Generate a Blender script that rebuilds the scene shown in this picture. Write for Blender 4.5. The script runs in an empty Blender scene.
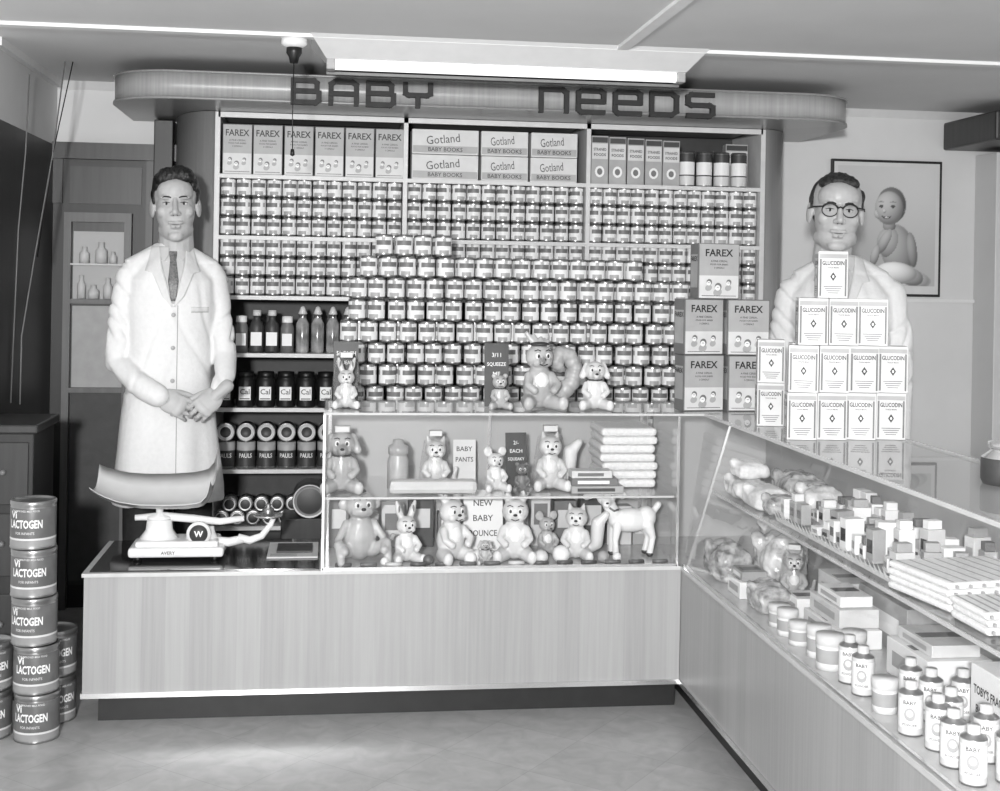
import bpy, bmesh, math, random
from mathutils import Vector, Matrix, Euler, noise
from mathutils.bvhtree import BVHTree
R = random.Random(7)
scene = bpy.context.scene
# ------------------------------------------------------------------ materials
def lin(g):
    return g/12.92 if g <= .04045 else ((g+.055)/1.055)**2.4
def col(g):
    l = lin(g); return (l, l, l, 1)
MC = {}
def mat(name, g, rough=.5, metal=0.0, var=0.0, scale=20, stretch=(1,1,1), bump=0.0, spec=.5, emit=0):
    if name in MC: return MC[name]
    m = bpy.data.materials.new(name); m.use_nodes = True
    nt = m.node_tree; p = nt.nodes['Principled BSDF']
    p.inputs['Base Color'].default_value = col(g)
    p.inputs['Roughness'].default_value = rough
    p.inputs['Metallic'].default_value = metal
    p.inputs['Specular IOR Level'].default_value = spec
    if emit:
        p.inputs['Emission Color'].default_value = (1,1,1,1)
        p.inputs['Emission Strength'].default_value = emit
    if var or bump:
        tc = nt.nodes.new('ShaderNodeTexCoord'); mp = nt.nodes.new('ShaderNodeMapping')
        mp.inputs['Scale'].default_value = stretch
        nz = nt.nodes.new('ShaderNodeTexNoise'); nz.inputs['Scale'].default_value = scale
        nz.inputs['Detail'].default_value = 5
        nt.links.new(tc.outputs['Object'], mp.inputs['Vector']); nt.links.new(mp.outputs['Vector'], nz.inputs['Vector'])
        if var:
            cr = nt.nodes.new('ShaderNodeValToRGB')
            cr.color_ramp.elements[0].position = .3; cr.color_ramp.elements[1].position = .7
            cr.color_ramp.elements[0].color = col(max(0, g-var)); cr.color_ramp.elements[1].color = col(min(1, g+var))
            nt.links.new(nz.outputs['Fac'], cr.inputs['Fac']); nt.links.new(cr.outputs['Color'], p.inputs['Base Color'])
        if bump:
            bp = nt.nodes.new('ShaderNodeBump'); bp.inputs['Strength'].default_value = bump
            bp.inputs['Distance'].default_value = .01
            nt.links.new(nz.outputs['Fac'], bp.inputs['Height']); nt.links.new(bp.outputs['Normal'], p.inputs['Normal'])
    MC[name] = m
    return m
def veneer(name, g, rough=.4, width=.075, axis='XY', amp=.045):
    if name in MC: return MC[name]
    m = bpy.data.materials.new(name); m.use_nodes = True
    nt = m.node_tree; N = nt.nodes; L = nt.links; p = N['Principled BSDF']
    p.inputs['Roughness'].default_value = rough
    tc = N.new('ShaderNodeTexCoord'); sx = N.new('ShaderNodeSeparateXYZ'); L.new(tc.outputs['Object'], sx.inputs[0])
    ad = N.new('ShaderNodeMath'); ad.operation = 'ADD'; L.new(sx.outputs[0], ad.inputs[0]); L.new(sx.outputs[1], ad.inputs[1])
    dv = N.new('ShaderNodeMath'); dv.operation = 'DIVIDE'; L.new(ad.outputs[0], dv.inputs[0]); dv.inputs[1].default_value = width
    fl = N.new('ShaderNodeMath'); fl.operation = 'FLOOR'; L.new(dv.outputs[0], fl.inputs[0])
    wn = N.new('ShaderNodeTexWhiteNoise'); wn.noise_dimensions = '1D'; L.new(fl.outputs[0], wn.inputs['W'])
    mp = N.new('ShaderNodeMapping'); mp.inputs['Scale'].default_value = (60, 60, 1.6); L.new(tc.outputs['Object'], mp.inputs['Vector'])
    nz = N.new('ShaderNodeTexNoise'); nz.inputs['Scale'].default_value = 1.5; nz.inputs['Detail'].default_value = 6
    L.new(mp.outputs[0], nz.inputs['Vector'])
    mx = N.new('ShaderNodeMath'); mx.operation = 'MULTIPLY_ADD'; L.new(wn.outputs['Value'], mx.inputs[0]); mx.inputs[1].default_value = .4
    L.new(nz.outputs['Fac'], mx.inputs[2])
    cr = N.new('ShaderNodeValToRGB'); cr.color_ramp.elements[0].position = .35; cr.color_ramp.elements[1].position = 1.05-.05
    cr.color_ramp.elements[0].color = col(g-amp); cr.color_ramp.elements[1].color = col(g+amp)
    L.new(mx.outputs[0], cr.inputs['Fac']); L.new(cr.outputs['Color'], p.inputs['Base Color'])
    MC[name] = m
    return m
def glassmat(name, base=.03, k=.75, tint=.985, rough=.01):
    """thin clear sheet: transparent with a symmetric Schlick-like reflection"""
    if name in MC: return MC[name]
    m = bpy.data.materials.new(name); m.use_nodes = True
    nt = m.node_tree; N = nt.nodes; L = nt.links
    N.remove(N['Principled BSDF'])
    t = N.new('ShaderNodeBsdfTransparent'); t.inputs[0].default_value = (tint, tint, tint, 1)
    g = N.new('ShaderNodeBsdfGlossy'); g.inputs['Roughness'].default_value = rough
    g.inputs[0].default_value = (1,1,1,1)
    lw = N.new('ShaderNodeLayerWeight'); lw.inputs[0].default_value = .5
    pw = N.new('ShaderNodeMath'); pw.operation = 'POWER'; L.new(lw.outputs['Facing'], pw.inputs[0]); pw.inputs[1].default_value = 5
    ma = N.new('ShaderNodeMath'); ma.operation = 'MULTIPLY_ADD'; L.new(pw.outputs[0], ma.inputs[0]); ma.inputs[1].default_value = k; ma.inputs[2].default_value = base
    mx = N.new('ShaderNodeMixShader'); L.new(ma.outputs[0], mx.inputs[0]); L.new(t.outputs[0], mx.inputs[1]); L.new(g.outputs[0], mx.inputs[2])
    L.new(mx.outputs[0], N['Material Output'].inputs[0])
    MC[name] = m
    return m

# ------------------------------------------------------------------ builder
def T(x, y, z): return Matrix.Translation((x, y, z))
def RZ(d): return Matrix.Rotation(math.radians(d), 4, 'Z')
def RX(d): return Matrix.Rotation(math.radians(d), 4, 'X')
def RY(d): return Matrix.Rotation(math.radians(d), 4, 'Y')
def S(s): return Matrix.Diagonal((s, s, s, 1))
def S3(a, b, c): return Matrix.Diagonal((a, b, c, 1))
FRONT = RX(90)   # XY plane -> XZ plane facing -Y
TXT = {}
def text_geo(s, bold=.012):
    k = (s, bold)
    if k in TXT: return TXT[k]
    cu = bpy.data.curves.new('t', 'FONT'); cu.body = s; cu.offset = bold; cu.resolution_u = 2
    ob = bpy.data.objects.new('t', cu); scene.collection.objects.link(ob); bpy.context.view_layer.update()
    dg = bpy.context.evaluated_depsgraph_get(); ev = ob.evaluated_get(dg); me = ev.to_mesh()
    vs = [v.co.copy() for v in me.vertices]; fs = [tuple(p.vertices) for p in me.polygons]
    ev.to_mesh_clear(); bpy.data.objects.remove(ob); bpy.data.curves.remove(cu)
    x0 = min(v.x for v in vs); x1 = max(v.x for v in vs); y0 = min(v.y for v in vs); y1 = max(v.y for v in vs)
    w = x1-x0; h = y1-y0
    vs = [Vector(((v.x-(x0+x1)/2)/h, (v.y-(y0+y1)/2)/h, 0)) for v in vs]
    TXT[k] = (vs, fs, w/h)
    return TXT[k]
class B:
    def __init__(s, name): s.name = name; s.v = []; s.f = []; s.m = []; s.sm = []; s.mats = []; s.M = Matrix.Identity(4)
    def mi(s, m):
        if m not in s.mats: s.mats.append(m)
        return s.mats.index(m)
    def add(s, vs, fs, m, smooth=False, M=None):
        Tm = s.M @ M if M is not None else s.M
        o = len(s.v); s.v.extend([Tm @ Vector(v) for v in vs])
        if isinstance(m, list): idx = [s.mi(x) for x in m]
        else: idx = [s.mi(m)]*len(fs)
        s.f.extend([tuple(i+o for i in f) for f in fs]); s.m.extend(idx)
        s.sm.extend(smooth if isinstance(smooth, list) else [smooth]*len(fs))
    def box(s, x0, x1, y0, y1, z0, z1, m, bev=0, M=None):
        if bev <= 0:
            vs = [(x0,y0,z0),(x1,y0,z0),(x1,y1,z0),(x0,y1,z0),(x0,y0,z1),(x1,y0,z1),(x1,y1,z1),(x0,y1,z1)]
            fs = [(3,2,1,0),(4,5,6,7),(0,1,5,4),(1,2,6,5),(2,3,7,6),(3,0,4,7)]
            s.add(vs, fs, m, False, M); return
        bm = bmesh.new(); bmesh.ops.create_cube(bm, size=1)
        for v in bm.verts: v.co = Vector(((x0+x1)/2+v.co.x*(x1-x0), (y0+y1)/2+v.co.y*(y1-y0), (z0+z1)/2+v.co.z*(z1-z0)))
        bmesh.ops.bevel(bm, geom=list(bm.edges), offset=bev, segments=2, affect='EDGES', profile=.5)
        bm.verts.index_update()
        s.add([v.co.copy() for v in bm.verts], [tuple(v.index for v in f.verts) for f in bm.faces], m, False, M); bm.free()
    def lathe(s, prof, m, M=None, seg=20, smooth=True):
        vs = []; fs = []; ms = []; rings = []
        for r, z in prof:
            if r < 1e-6: rings.append([len(vs)]); vs.append((0,0,z))
            else:
                rings.append(list(range(len(vs), len(vs)+seg)))
                for i in range(seg):
                    a = 2*math.pi*i/seg; vs.append((r*math.cos(a), r*math.sin(a), z))
        for k in range(len(rings)-1):
            a, b = rings[k], rings[k+1]; mm = m[k] if isinstance(m, list) else m
            for i in range(seg):
                j = (i+1) % seg
                if len(a) == 1 and len(b) == 1: continue
                if len(a) == 1: fs.append((a[0], b[j], b[i]))
                elif len(b) == 1: fs.append((a[i], a[j], b[0]))
                else: fs.append((a[i], a[j], b[j], b[i]))
                ms.append(mm)
        s.add(vs, fs, ms, smooth, M)
    def tube(s, pts, rad, m, seg=8, M=None, smooth=True):
        pts = [Vector(p) for p in pts]; n = len(pts)
        if not isinstance(rad, (list, tuple)): rad = [rad]*n
        vs = []; fs = []; prev = None
        for i in range(n):
            d = (pts[min(i+1, n-1)]-pts[max(i-1, 0)]).normalized()
            if prev is None:
                u = d.orthogonal().normalized()
            else:
                u = (prev - d*prev.dot(d)).normalized()
            prev = u; w = d.cross(u)
            for k in range(seg):
                a = 2*math.pi*k/seg; vs.append(pts[i]+(u*math.cos(a)+w*math.sin(a))*rad[i])
        for i in range(n-1):
            for k in range(seg):
                j = (k+1) % seg; fs.append((i*seg+k, i*seg+j, (i+1)*seg+j, (i+1)*seg+k))
        fs.append(tuple(reversed(range(seg)))); fs.append(tuple(range((n-1)*seg, n*seg)))
        s.add(vs, fs, m, smooth, M)
    def ell(s, c, r, m, rot=None, seg=16, rings=10, M=None):
        vs = [(0,0,-1)]; fs = []
        for i in range(1, rings):
            t = math.pi*i/rings
            for k in range(seg):
                a = 2*math.pi*k/seg; vs.append((math.sin(t)*math.cos(a), math.sin(t)*math.sin(a), -math.cos(t)))
        vs.append((0,0,1)); top = len(vs)-1
        for k in range(seg):
            j = (k+1) % seg; fs.append((0, 1+j, 1+k)); fs.append((top, top-seg+k, top-seg+j))
            for i in range(rings-2): fs.append((1+i*seg+k, 1+i*seg+j, 1+(i+1)*seg+j, 1+(i+1)*seg+k))
        if not isinstance(r, (list, tuple)): r = (r, r, r)
        Q = T(*c)
        if rot: Q = Q @ Euler([math.radians(a) for a in rot]).to_matrix().to_4x4()
        Q = Q @ S3(*r)
        if M is not None: Q = M @ Q
        s.add(vs, fs, m, True, Q)
    def caps(s, p0, p1, r0, r1, m, seg=12, M=None):
        p0 = Vector(p0); p1 = Vector(p1); d = p1-p0; L = d.length; dn = d.normalized()
        pts = []; rr = []
        for k in range(4):
            t = math.pi/2*k/4; pts.append(p0-dn*r0*math.cos(t)); rr.append(max(r0*math.sin(t), r0*.03))
        for k in range(5):
            t = k/4; pts.append(p0+d*t); rr.append(r0+(r1-r0)*t)
        for k in range(1, 5):
            t = math.pi/2*k/4; pts.append(p1+dn*r1*math.sin(t)); rr.append(max(r1*math.cos(t), r1*.03))
        s.tube(pts, rr, m, seg, M)
    def loft(s, secs, m, seg=24, M=None, power=2.0):
        vs = []; fs = []
        for (cx, cy, z, rx, ry) in secs:
            for k in range(seg):
                a = 2*math.pi*k/seg; c, sn = math.cos(a), math.sin(a); e = 2/power
                vs.append((cx+rx*math.copysign(abs(c)**e, c), cy+ry*math.copysign(abs(sn)**e, sn), z))
        n = len(secs)
        for i in range(n-1):
            for k in range(seg):
                j = (k+1) % seg; fs.append((i*seg+k, i*seg+j, (i+1)*seg+j, (i+1)*seg+k))
        fs.append(tuple(reversed(range(seg)))); fs.append(tuple(range((n-1)*seg, n*seg)))
        s.add(vs, fs, m, True, M)
    def prism(s, poly, z0, z1, m, M=None, smooth_side=False):
        n = len(poly); vs = [(x,y,z0) for x,y in poly]+[(x,y,z1) for x,y in poly]
        fs = [tuple(reversed(range(n))), tuple(range(n, 2*n))]+[(i, (i+1) % n, n+(i+1) % n, n+i) for i in range(n)]
        s.add(vs, fs, m, [False, False]+[smooth_side]*n, M)
    def sheet(s, p0, p1, p2, p3, m): s.add([p0,p1,p2,p3], [(0,1,2,3)], m)
    def text(s, t, size, m, M, bold=.012, maxw=None, bend=None):
        vs, fs, w = text_geo(t, bold); sx = size
        if maxw and w*size > maxw: sx = maxw/w
        out = []
        for v in vs:
            x, y = v.x*sx, v.y*size
            if bend:
                a = x/bend; out.append((bend*math.sin(a), y, bend*math.cos(a)-bend))
            else: out.append((x, y, 0))
        s.add(out, fs, m, False, M)
    def disc(s, cx, cz, rx, rz, y, m, M=None, seg=20, rot=0):
        c, sn = math.cos(math.radians(rot)), math.sin(math.radians(rot)); vs = []
        for k in range(seg):
            a = 2*math.pi*k/seg; x, z = rx*math.cos(a), rz*math.sin(a); vs.append((cx+x*c-z*sn, y, cz+x*sn+z*c))
        s.add(vs, [tuple(range(seg))], m, False, M)
    def rect(s, x0, x1, z0, z1, y, m, M=None):
        s.add([(x0,y,z0),(x1,y,z0),(x1,y,z1),(x0,y,z1)], [(0,1,2,3)], m, False, M)
    def finish(s):
        me = bpy.data.meshes.new(s.name)
        xs = [v.x for v in s.v]; ys = [v.y for v in s.v]; zs = [v.z for v in s.v]
        o = Vector(((min(xs)+max(xs))/2, (min(ys)+max(ys))/2, min(zs)))
        me.from_pydata([v-o for v in s.v], [], s.f)
        for m in s.mats: me.materials.append(m)
        me.polygons.foreach_set('material_index', s.m); me.polygons.foreach_set('use_smooth', s.sm)
        me.update(); ob = bpy.data.objects.new(s.name, me); ob.location = o
        scene.collection.objects.link(ob); return ob
def remesh(b, voxel, smooth=3, fac=.5):
    me = bpy.data.meshes.new('t'); me.from_pydata([tuple(v) for v in b.v], [], b.f)
    ob = bpy.data.objects.new('t', me); scene.collection.objects.link(ob)
    m = ob.modifiers.new('r', 'REMESH'); m.mode = 'VOXEL'; m.voxel_size = voxel
    if smooth:
        q = ob.modifiers.new('s', 'SMOOTH'); q.iterations = smooth; q.factor = fac
    bpy.context.view_layer.update()
    dg = bpy.context.evaluated_depsgraph_get(); ev = ob.evaluated_get(dg); e = ev.to_mesh()
    vs = [v.co.copy() for v in e.vertices]; fs = [tuple(p.vertices) for p in e.polygons]
    ev.to_mesh_clear(); bpy.data.objects.remove(ob); bpy.data.meshes.remove(me)
    return vs, fs
def vnormals(vs, fs):
    N = [Vector((0,0,0)) for _ in vs]
    for f in fs:
        n = (vs[f[1]]-vs[f[0]]).cross(vs[f[-1]]-vs[f[0]])
        for i in f: N[i] += n
    return [n.normalized() if n.length > 0 else n for n in N]

# ------------------------------------------------------------------ palette
M_wall = mat('wall_paint', .80, .6, var=.012, scale=4, bump=.05)
M_ceil = mat('ceiling_paint', .84, .7, var=.015, scale=2)
M_batten = mat('batten_paint', .90, .6, var=.01)
M_trimw = mat('trim_paint', .84, .5, var=.01)
M_dark = mat('dark_timber', .17, .4, var=.03, scale=3, stretch=(12,12,1))
M_darker = mat('very_dark_timber', .10, .45, var=.02, scale=3, stretch=(12,12,1))
M_frame = mat('painted_frame', .36, .45, var=.03, scale=3, stretch=(12,12,1))
M_wood = veneer('counter_veneer', .60, .38, .075, amp=.03)
M_wood2 = veneer('pillar_veneer', .52, .28, .3, amp=.03)
M_fascia = veneer('fascia_veneer', .60, .35, 5, amp=.05)
M_black = mat('black_paint', .06, .4, var=.01)
M_kick = mat('kickboard', .10, .5, var=.02)
M_chrome = mat('chrome_trim', .85, .25, metal=.9, var=.01)
M_edge = mat('shelf_edge', .78, .45, var=.02)
M_inner = mat('case_back', .66, .5, var=.02, scale=3)
M_shelfin = mat('shelf_interior', .24, .6, var=.02)
M_glass = glassmat('display_glass')
M_gedge = mat('glass_edge', .74, .2, var=.02)
M_bag = glassmat('clear_wrap', .05, .8, .95, .12)
M_white = mat('white_card', .88, .5, var=.01)
M_offw = mat('offwhite_card', .78, .5, var=.02)
M_lgrey = mat('lightgrey_print', .62, .5, var=.02)
M_mgrey = mat('midgrey_print', .42, .5, var=.02)
M_dgrey = mat('darkgrey_print', .22, .5, var=.02)
M_ink = mat('ink', .08, .5, var=.01)
M_tin = mat('tin_metal', .60, .28, metal=.85, var=.05)
M_enamel = mat('white_enamel', .88, .2, var=.01)
M_rub = mat('rubber_light', .80, .35, var=.05, scale=9)
M_rub2 = mat('rubber_mid', .66, .35, var=.07, scale=9)
M_rub3 = mat('rubber_dark', .34, .4, var=.03)
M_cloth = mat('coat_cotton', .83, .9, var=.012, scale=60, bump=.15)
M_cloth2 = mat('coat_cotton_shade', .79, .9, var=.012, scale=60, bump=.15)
M_shirt = mat('shirt_cotton', .72, .8, var=.01, scale=60)
M_tie = mat('tie_silk', .38, .5, var=.10, scale=140)
M_trous = mat('trouser_wool', .12, .8, var=.02, scale=60)
M_shoe = mat('shoe_leather', .06, .3, var=.01)
M_skin = mat('skin', .66, .5, var=.02, scale=30)
M_skin2 = mat('skin_b', .69, .45, var=.02, scale=30)
M_lip = mat('lips', .50, .5, var=.01)
M_hair = mat('hair_dark', .09, .4, var=.05, scale=30, stretch=(4,1,4), bump=.6)
M_hair2 = mat('hair_greying', .13, .45, var=.06, scale=30, stretch=(4,1,4), bump=.6)
M_eye = mat('eye_white', .70, .2, var=.01)
M_nappy = mat('nappy_cloth', .86, .9, var=.03, scale=90, bump=.3)
M_crump = mat('crumpled_film', .76, .14, var=.13, scale=22, bump=.9)
M_crump2 = mat('crumpled_film_b', .60, .14, var=.20, scale=30, bump=.9)

def floor_mat():
    m = bpy.data.materials.new('lino_tiles'); m.use_nodes = True
    nt = m.node_tree; N = nt.nodes; L = nt.links; p = N['Principled BSDF']
    p.inputs['Roughness'].default_value = .33
    tc = N.new('ShaderNodeTexCoord'); mp = N.new('ShaderNodeMapping'); mp.inputs['Rotation'].default_value = (0,0,math.radians(40))
    L.new(tc.outputs['Object'], mp.inputs['Vector'])
    br = N.new('ShaderNodeTexBrick'); br.offset = 0; br.squash = 1
    br.inputs['Scale'].default_value = 1; br.inputs['Brick Width'].default_value = .3; br.inputs['Row Height'].default_value = .3
    br.inputs['Mortar Size'].default_value = .0015; br.inputs['Mortar Smooth'].default_value = .5
    br.inputs['Color1'].default_value = col(.66); br.inputs['Color2'].default_value = col(.63); br.inputs['Mortar'].default_value = col(.57)
    L.new(mp.outputs[0], br.inputs['Vector'])
    nz = N.new('ShaderNodeTexNoise'); nz.inputs['Scale'].default_value = 14; nz.inputs['Detail'].default_value = 8; nz.inputs['Distortion'].default_value = .8
    L.new(tc.outputs['Object'], nz.inputs['Vector'])
    cr = N.new('ShaderNodeValToRGB'); cr.color_ramp.elements[0].color = (.84,.84,.84,1); cr.color_ramp.elements[1].color = (1.10,1.10,1.10,1)
    cr.color_ramp.elements[0].position = .3; cr.color_ramp.elements[1].position = .7
    L.new(nz.outputs['Fac'], cr.inputs['Fac'])
    mx = N.new('ShaderNodeMix'); mx.data_type = 'RGBA'; mx.blend_type = 'MULTIPLY'; mx.inputs[0].default_value = 1
    L.new(br.outputs['Color'], mx.inputs[6]); L.new(cr.outputs['Color'], mx.inputs[7]); L.new(mx.outputs[2], p.inputs['Base Color'])
    return m
M_floor = floor_mat()
CZ = 2.27
# ------------------------------------------------------------------ room
b = B('floor'); b.box(-1.4, 4.2, -2.2, 5.95, -.05, 0, M_floor); b.finish()
b = B('ceiling'); b.box(-1.4, 4.2, -2.2, 5.95, CZ, CZ+.05, M_ceil); b.finish()
b = B('wall_back')
b.box(-1.3, 3.95, 5.75, 5.85, 0, CZ, M_wall)
b.finish()
b = B('wall_left'); b.box(-1.3, -1.19, 4.7, 5.75, 1.99, CZ, M_wall); b.box(-1.3, -1.19, 4.7, 5.75, 0, 1.99, M_darker); b.finish()
b = B('trim_1'); b.box(-1.19, 3.95, 4.40, 4.45, CZ-.012, CZ, M_batten); b.finish()
b = B('trim_2'); b.box(.98, 1.02, -1.5, 4.40, CZ-.012, CZ, M_batten); b.finish()
b = B('trim_3'); b.prism([(5.75,CZ),(5.75,CZ-.035),(5.715,CZ)], -1.19, 3.95, M_trimw, Matrix(((0,0,1,0),(1,0,0,0),(0,1,0,0),(0,0,0,1)))); b.finish()
b = B('trim_4'); b.box(-1.19, -1.165, 4.7, 5.715, CZ-.03, CZ, M_trimw); b.finish()
# dark panelling with glazed door, left recess
b = B('door_1')
b.box(-1.19, -.70, 5.70, 5.75, 0, 1.99, M_darker)
b.box(-1.19, -.66, 5.66, 5.70, 1.93, 2.0, M_dark)
b.box(-1.12, -.87, 5.69, 5.70, .1, 1.66, M_dark)
for x in (-1.135, -.885): b.box(x, x+.03, 5.655, 5.70, 0, 1.66, M_frame)
b.box(-1.135, -.855, 5.655, 5.70, 1.66, 1.70, M_frame)
b.box(-1.10, -.89, 5.685, 5.69, 1.33, 1.62, M_inner); b.box(-1.105, -.885, 5.65, 5.68, 1.31, 1.33, M_frame)
b.box(-1.10, -.89, 5.685, 5.69, .95, 1.30, M_lgrey); b.box(-1.105, -.885, 5.65, 5.68, .93, .95, M_frame)
b.box(-1.10, -.89, 5.685, 5.69, .12, .92, M_shelfin)
b.box(-1.105, -.885, 5.65, 5.68, 1.475, 1.482, M_offw)
for (x, z, r, h) in ((-1.06,1.332,.018,.10),(-1.01,1.332,.024,.06),(-.95,1.332,.02,.09),(-1.05,1.484,.022,.07),(-.98,1.484,.026,.09),(-.93,1.484,.016,.05)):
    b.lathe([(0,0),(r,0),(r,h*.6),(r*.5,h*.75),(r*.5,h),(0,h)], M_offw, T(x,5.664,z), 12)
b.box(-.80, -.77, 5.68, 5.70, 0, 1.93, M_dark)
b.box(-1.19, -1.15, 5.685, 5.70, 1.74, 1.93, M_dark); b.box(-1.12, -.82, 5.69, 5.70, 1.74, 1.90, M_dark)
b.finish()
b = B('door_frame')
b.box(-.76, -.68, 5.60, 5.75, 0, 2.10, M_darker, .004); b.finish()

# right hand side : post, shelving
b = B('wall_post'); b.box(3.03, 3.10, 5.55, 5.75, 0, 2.07, M_wall, .004); b.finish()
b = B('trim_5'); b.box(2.05, 3.03, 5.735, 5.75, 1.37, 1.385, M_trimw); b.finish()
b = B('display_shelves')
b.box(3.12, 3.90, 5.70, 5.745, 0, 2.05, M_shelfin)
b.box(3.12, 3.14, 5.35, 5.70, 0, 2.05, M_dark); b.box(3.88, 3.90, 5.35, 5.70, 0, 2.05, M_dark)
for z in (.02, .5, .78, 1.02, 1.25, 1.5, 1.78, 2.03): b.box(3.14, 3.88, 5.35, 5.70, z, z+.02, M_edge if z < 1.6 else M_dark)
for z in (.52, .80, 1.04, 1.27, 1.52):
    x = 3.16
    while x < 3.8:
        w = R.uniform(.05, .09); h = R.uniform(.08, .17); mm = R.choice([M_white, M_offw, M_mgrey, M_lgrey])
        if R.random() < .5: b.box(x, x+w, 5.38, 5.48, z, z+h, mm, .003)
        else: b.lathe([(0,0),(w*.45,0),(w*.45,h*.7),(w*.2,h*.85),(w*.2,h),(0,h)], mm, T(x+w/2,5.43,z), 12)
        x += w+.012
b.finish()
b = B('shelf_canopy'); b.box(2.86, 3.95, 5.25, 5.74, 2.09, 2.22, M_dark, .01); b.finish()

# ------------------------------------------------------------------ shelving unit
SX0, SX1, SY0, SY1 = -.4655, 1.826, 5.30, 5.745
LV = [1.855, 1.605, 1.361, 1.126, .903, .652, .42]
DIV = [.296, 1.066]
b = B('shelving_unit')
b.box(SX0, SX1, 5.70, SY1, 0, 2.106, M_shelfin)
b.box(SX0-.012, SX0+.008, SY0, 5.70, 0, 2.106, M_edge); b.box(SX1-.008, SX1+.012, SY0, 5.70, 0, 2.106, M_edge)
for x in DIV: b.box(x-.009, x+.009, SY0, 5.70, 0, 2.106, M_edge)
b.box(SX0, SX1, SY0, SY0+.02, 2.085, 2.106, M_edge)
for z in LV+[.05]: b.box(SX0+.008, SX1-.008, SY0+.003, 5.70, z-.016, z, M_edge)
def qpoly(x0, x1):
    P = []
    for k in range(17):
        a = math.pi/2*k/16; P.append((x0+(x1-x0)*math.sin(a), SY0-.01+(SY1-SY0)*(1-math.cos(a))))
    return P
PL = qpoly(SX0-.012, -.675)+[(SX0-.012, SY1)]
b.prism(PL, 0, 2.106, M_wood2, None, True)
PR = qpoly(SX1+.012, 2.01)+[(SX1+.012, SY1)]
b.prism(PR, 0, 2.106, M_wood2, None, True)
b.finish()

# canopy sign
def rounded_front(x0, x1, y0, y1, r, n=14):
    P = [(x1, y1), (x0, y1)]
    for k in range(n+1):
        a = math.pi/2*k/n; P.append((x0+r-r*math.cos(a), y0+r-r*math.sin(a)))
    for k in range(n+1):
        a = math.pi/2*k/n; P.append((x1-r+r*math.sin(a), y0+r-r*math.cos(a)))
    return P
b = B('shop_sign_canopy')
P0 = rounded_front(-.86, 2.145, 4.97, 5.745, .26)
b.prism(P0, 2.118, 2.210, M_fascia, None, True)
P1 = rounded_front(-.867, 2.152, 4.964, 5.745, .267)
b.prism(P1, 2.108, 2.118, M_wood2, None, True); b.prism(P1, 2.210, 2.218, M_wood2, None, True)
GL = {  # strokes in a unit cell (w,h)
 'B': [[(0,0),(0,1)],[(0,1),(.60,1)],[(.60,1),(.68,.9)],[(.68,.9),(.68,.55)],[(0,.52),(.68,.52)],[(.74,.46),(.74,.1)],[(.74,.1),(.64,0)],[(.64,0),(0,0)]],
 'A': [[(0,0),(0,.88)],[(0,.88),(.12,1)],[(.12,1),(.62,1)],[(.62,1),(.74,.88)],[(.74,.88),(.74,0)],[(0,.45),(.74,.45)]],
 'Y': [[(0,1),(0,.58)],[(0,.58),(.1,.5)],[(.1,.5),(.64,.5)],[(.64,.5),(.74,.58)],[(.74,1),(.74,.58)],[(.37,.5),(.37,0)]],
 'n': [[(0,0),(0,1)],[(0,1),(.62,1)],[(.62,1),(.74,.88)],[(.74,.88),(.74,0)]],
 'e': [[(.74,0),(.1,0)],[(.1,0),(0,.1)],[(0,.1),(0,.9)],[(0,.9),(.1,1)],[(.1,1),(.64,1)],[(.64,1),(.74,.9)],[(.74,.9),(.74,.5)],[(.74,.5),(0,.5)]],
 'E': [[(.74,0),(0,0)],[(0,0),(0,1)],[(0,1),(.74,1)],[(0,.5),(.66,.5)]],
 'D': [[(0,0),(0,1)],[(0,1),(.6,1)],[(.6,1),(.74,.84)],[(.74,.84),(.74,.16)],[(.74,.16),(.6,0)],[(.6,0),(0,0)]],
 'S': [[(.74,1),(.1,1)],[(.1,1),(0,.9)],[(0,.9),(0,.58)],[(0,.58),(.1,.5)],[(.1,.5),(.64,.5)],[(.64,.5),(.74,.42)],[(.74,.42),(.74,.1)],[(.74,.1),(.64,0)],[(.64,0),(0,0)]]}
def letter(b, ch, x, z, w, h, y0, y1, m, st=.019):
    k = 0
    for pl in GL[ch]:
        pts = [Vector((x+px*w/.74, z+st/2+pz*(h-st))) for px, pz in pl]
        for i in range(len(pts)-1):
            k += 1
            p, q = pts[i], pts[i+1]; d = (q-p).normalized(); n = Vector((-d.y, d.x))*st/2; e = d*st*.42
            c = [p-e+n, p-e-n, q+e-n, q+e+n]; yy = y0-.0010*k
            vs = [(v.x, yy, v.y) for v in c]+[(v.x, y1, v.y) for v in c]
            b.add(vs, [(0,1,2,3),(7,6,5,4),(0,4,5,1),(1,5,6,2),(2,6,7,3),(3,7,4,0)], m)
M_let = mat('sign_letter', .20, .6, var=.01, spec=.2)
def word(b, s, x0, x1, z, h):
    n = len(s); pitch = (x1-x0)/n
    for i, ch in enumerate(s): letter(b, ch, x0+i*pitch+.014, z, pitch*.68, h, 4.952, 4.972, M_let)
word(b, 'BABY', -.171, .40, 2.100, .103)
word(b, 'neeDS', .79, 1.53, 2.100, .103)
b.finish()

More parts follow.
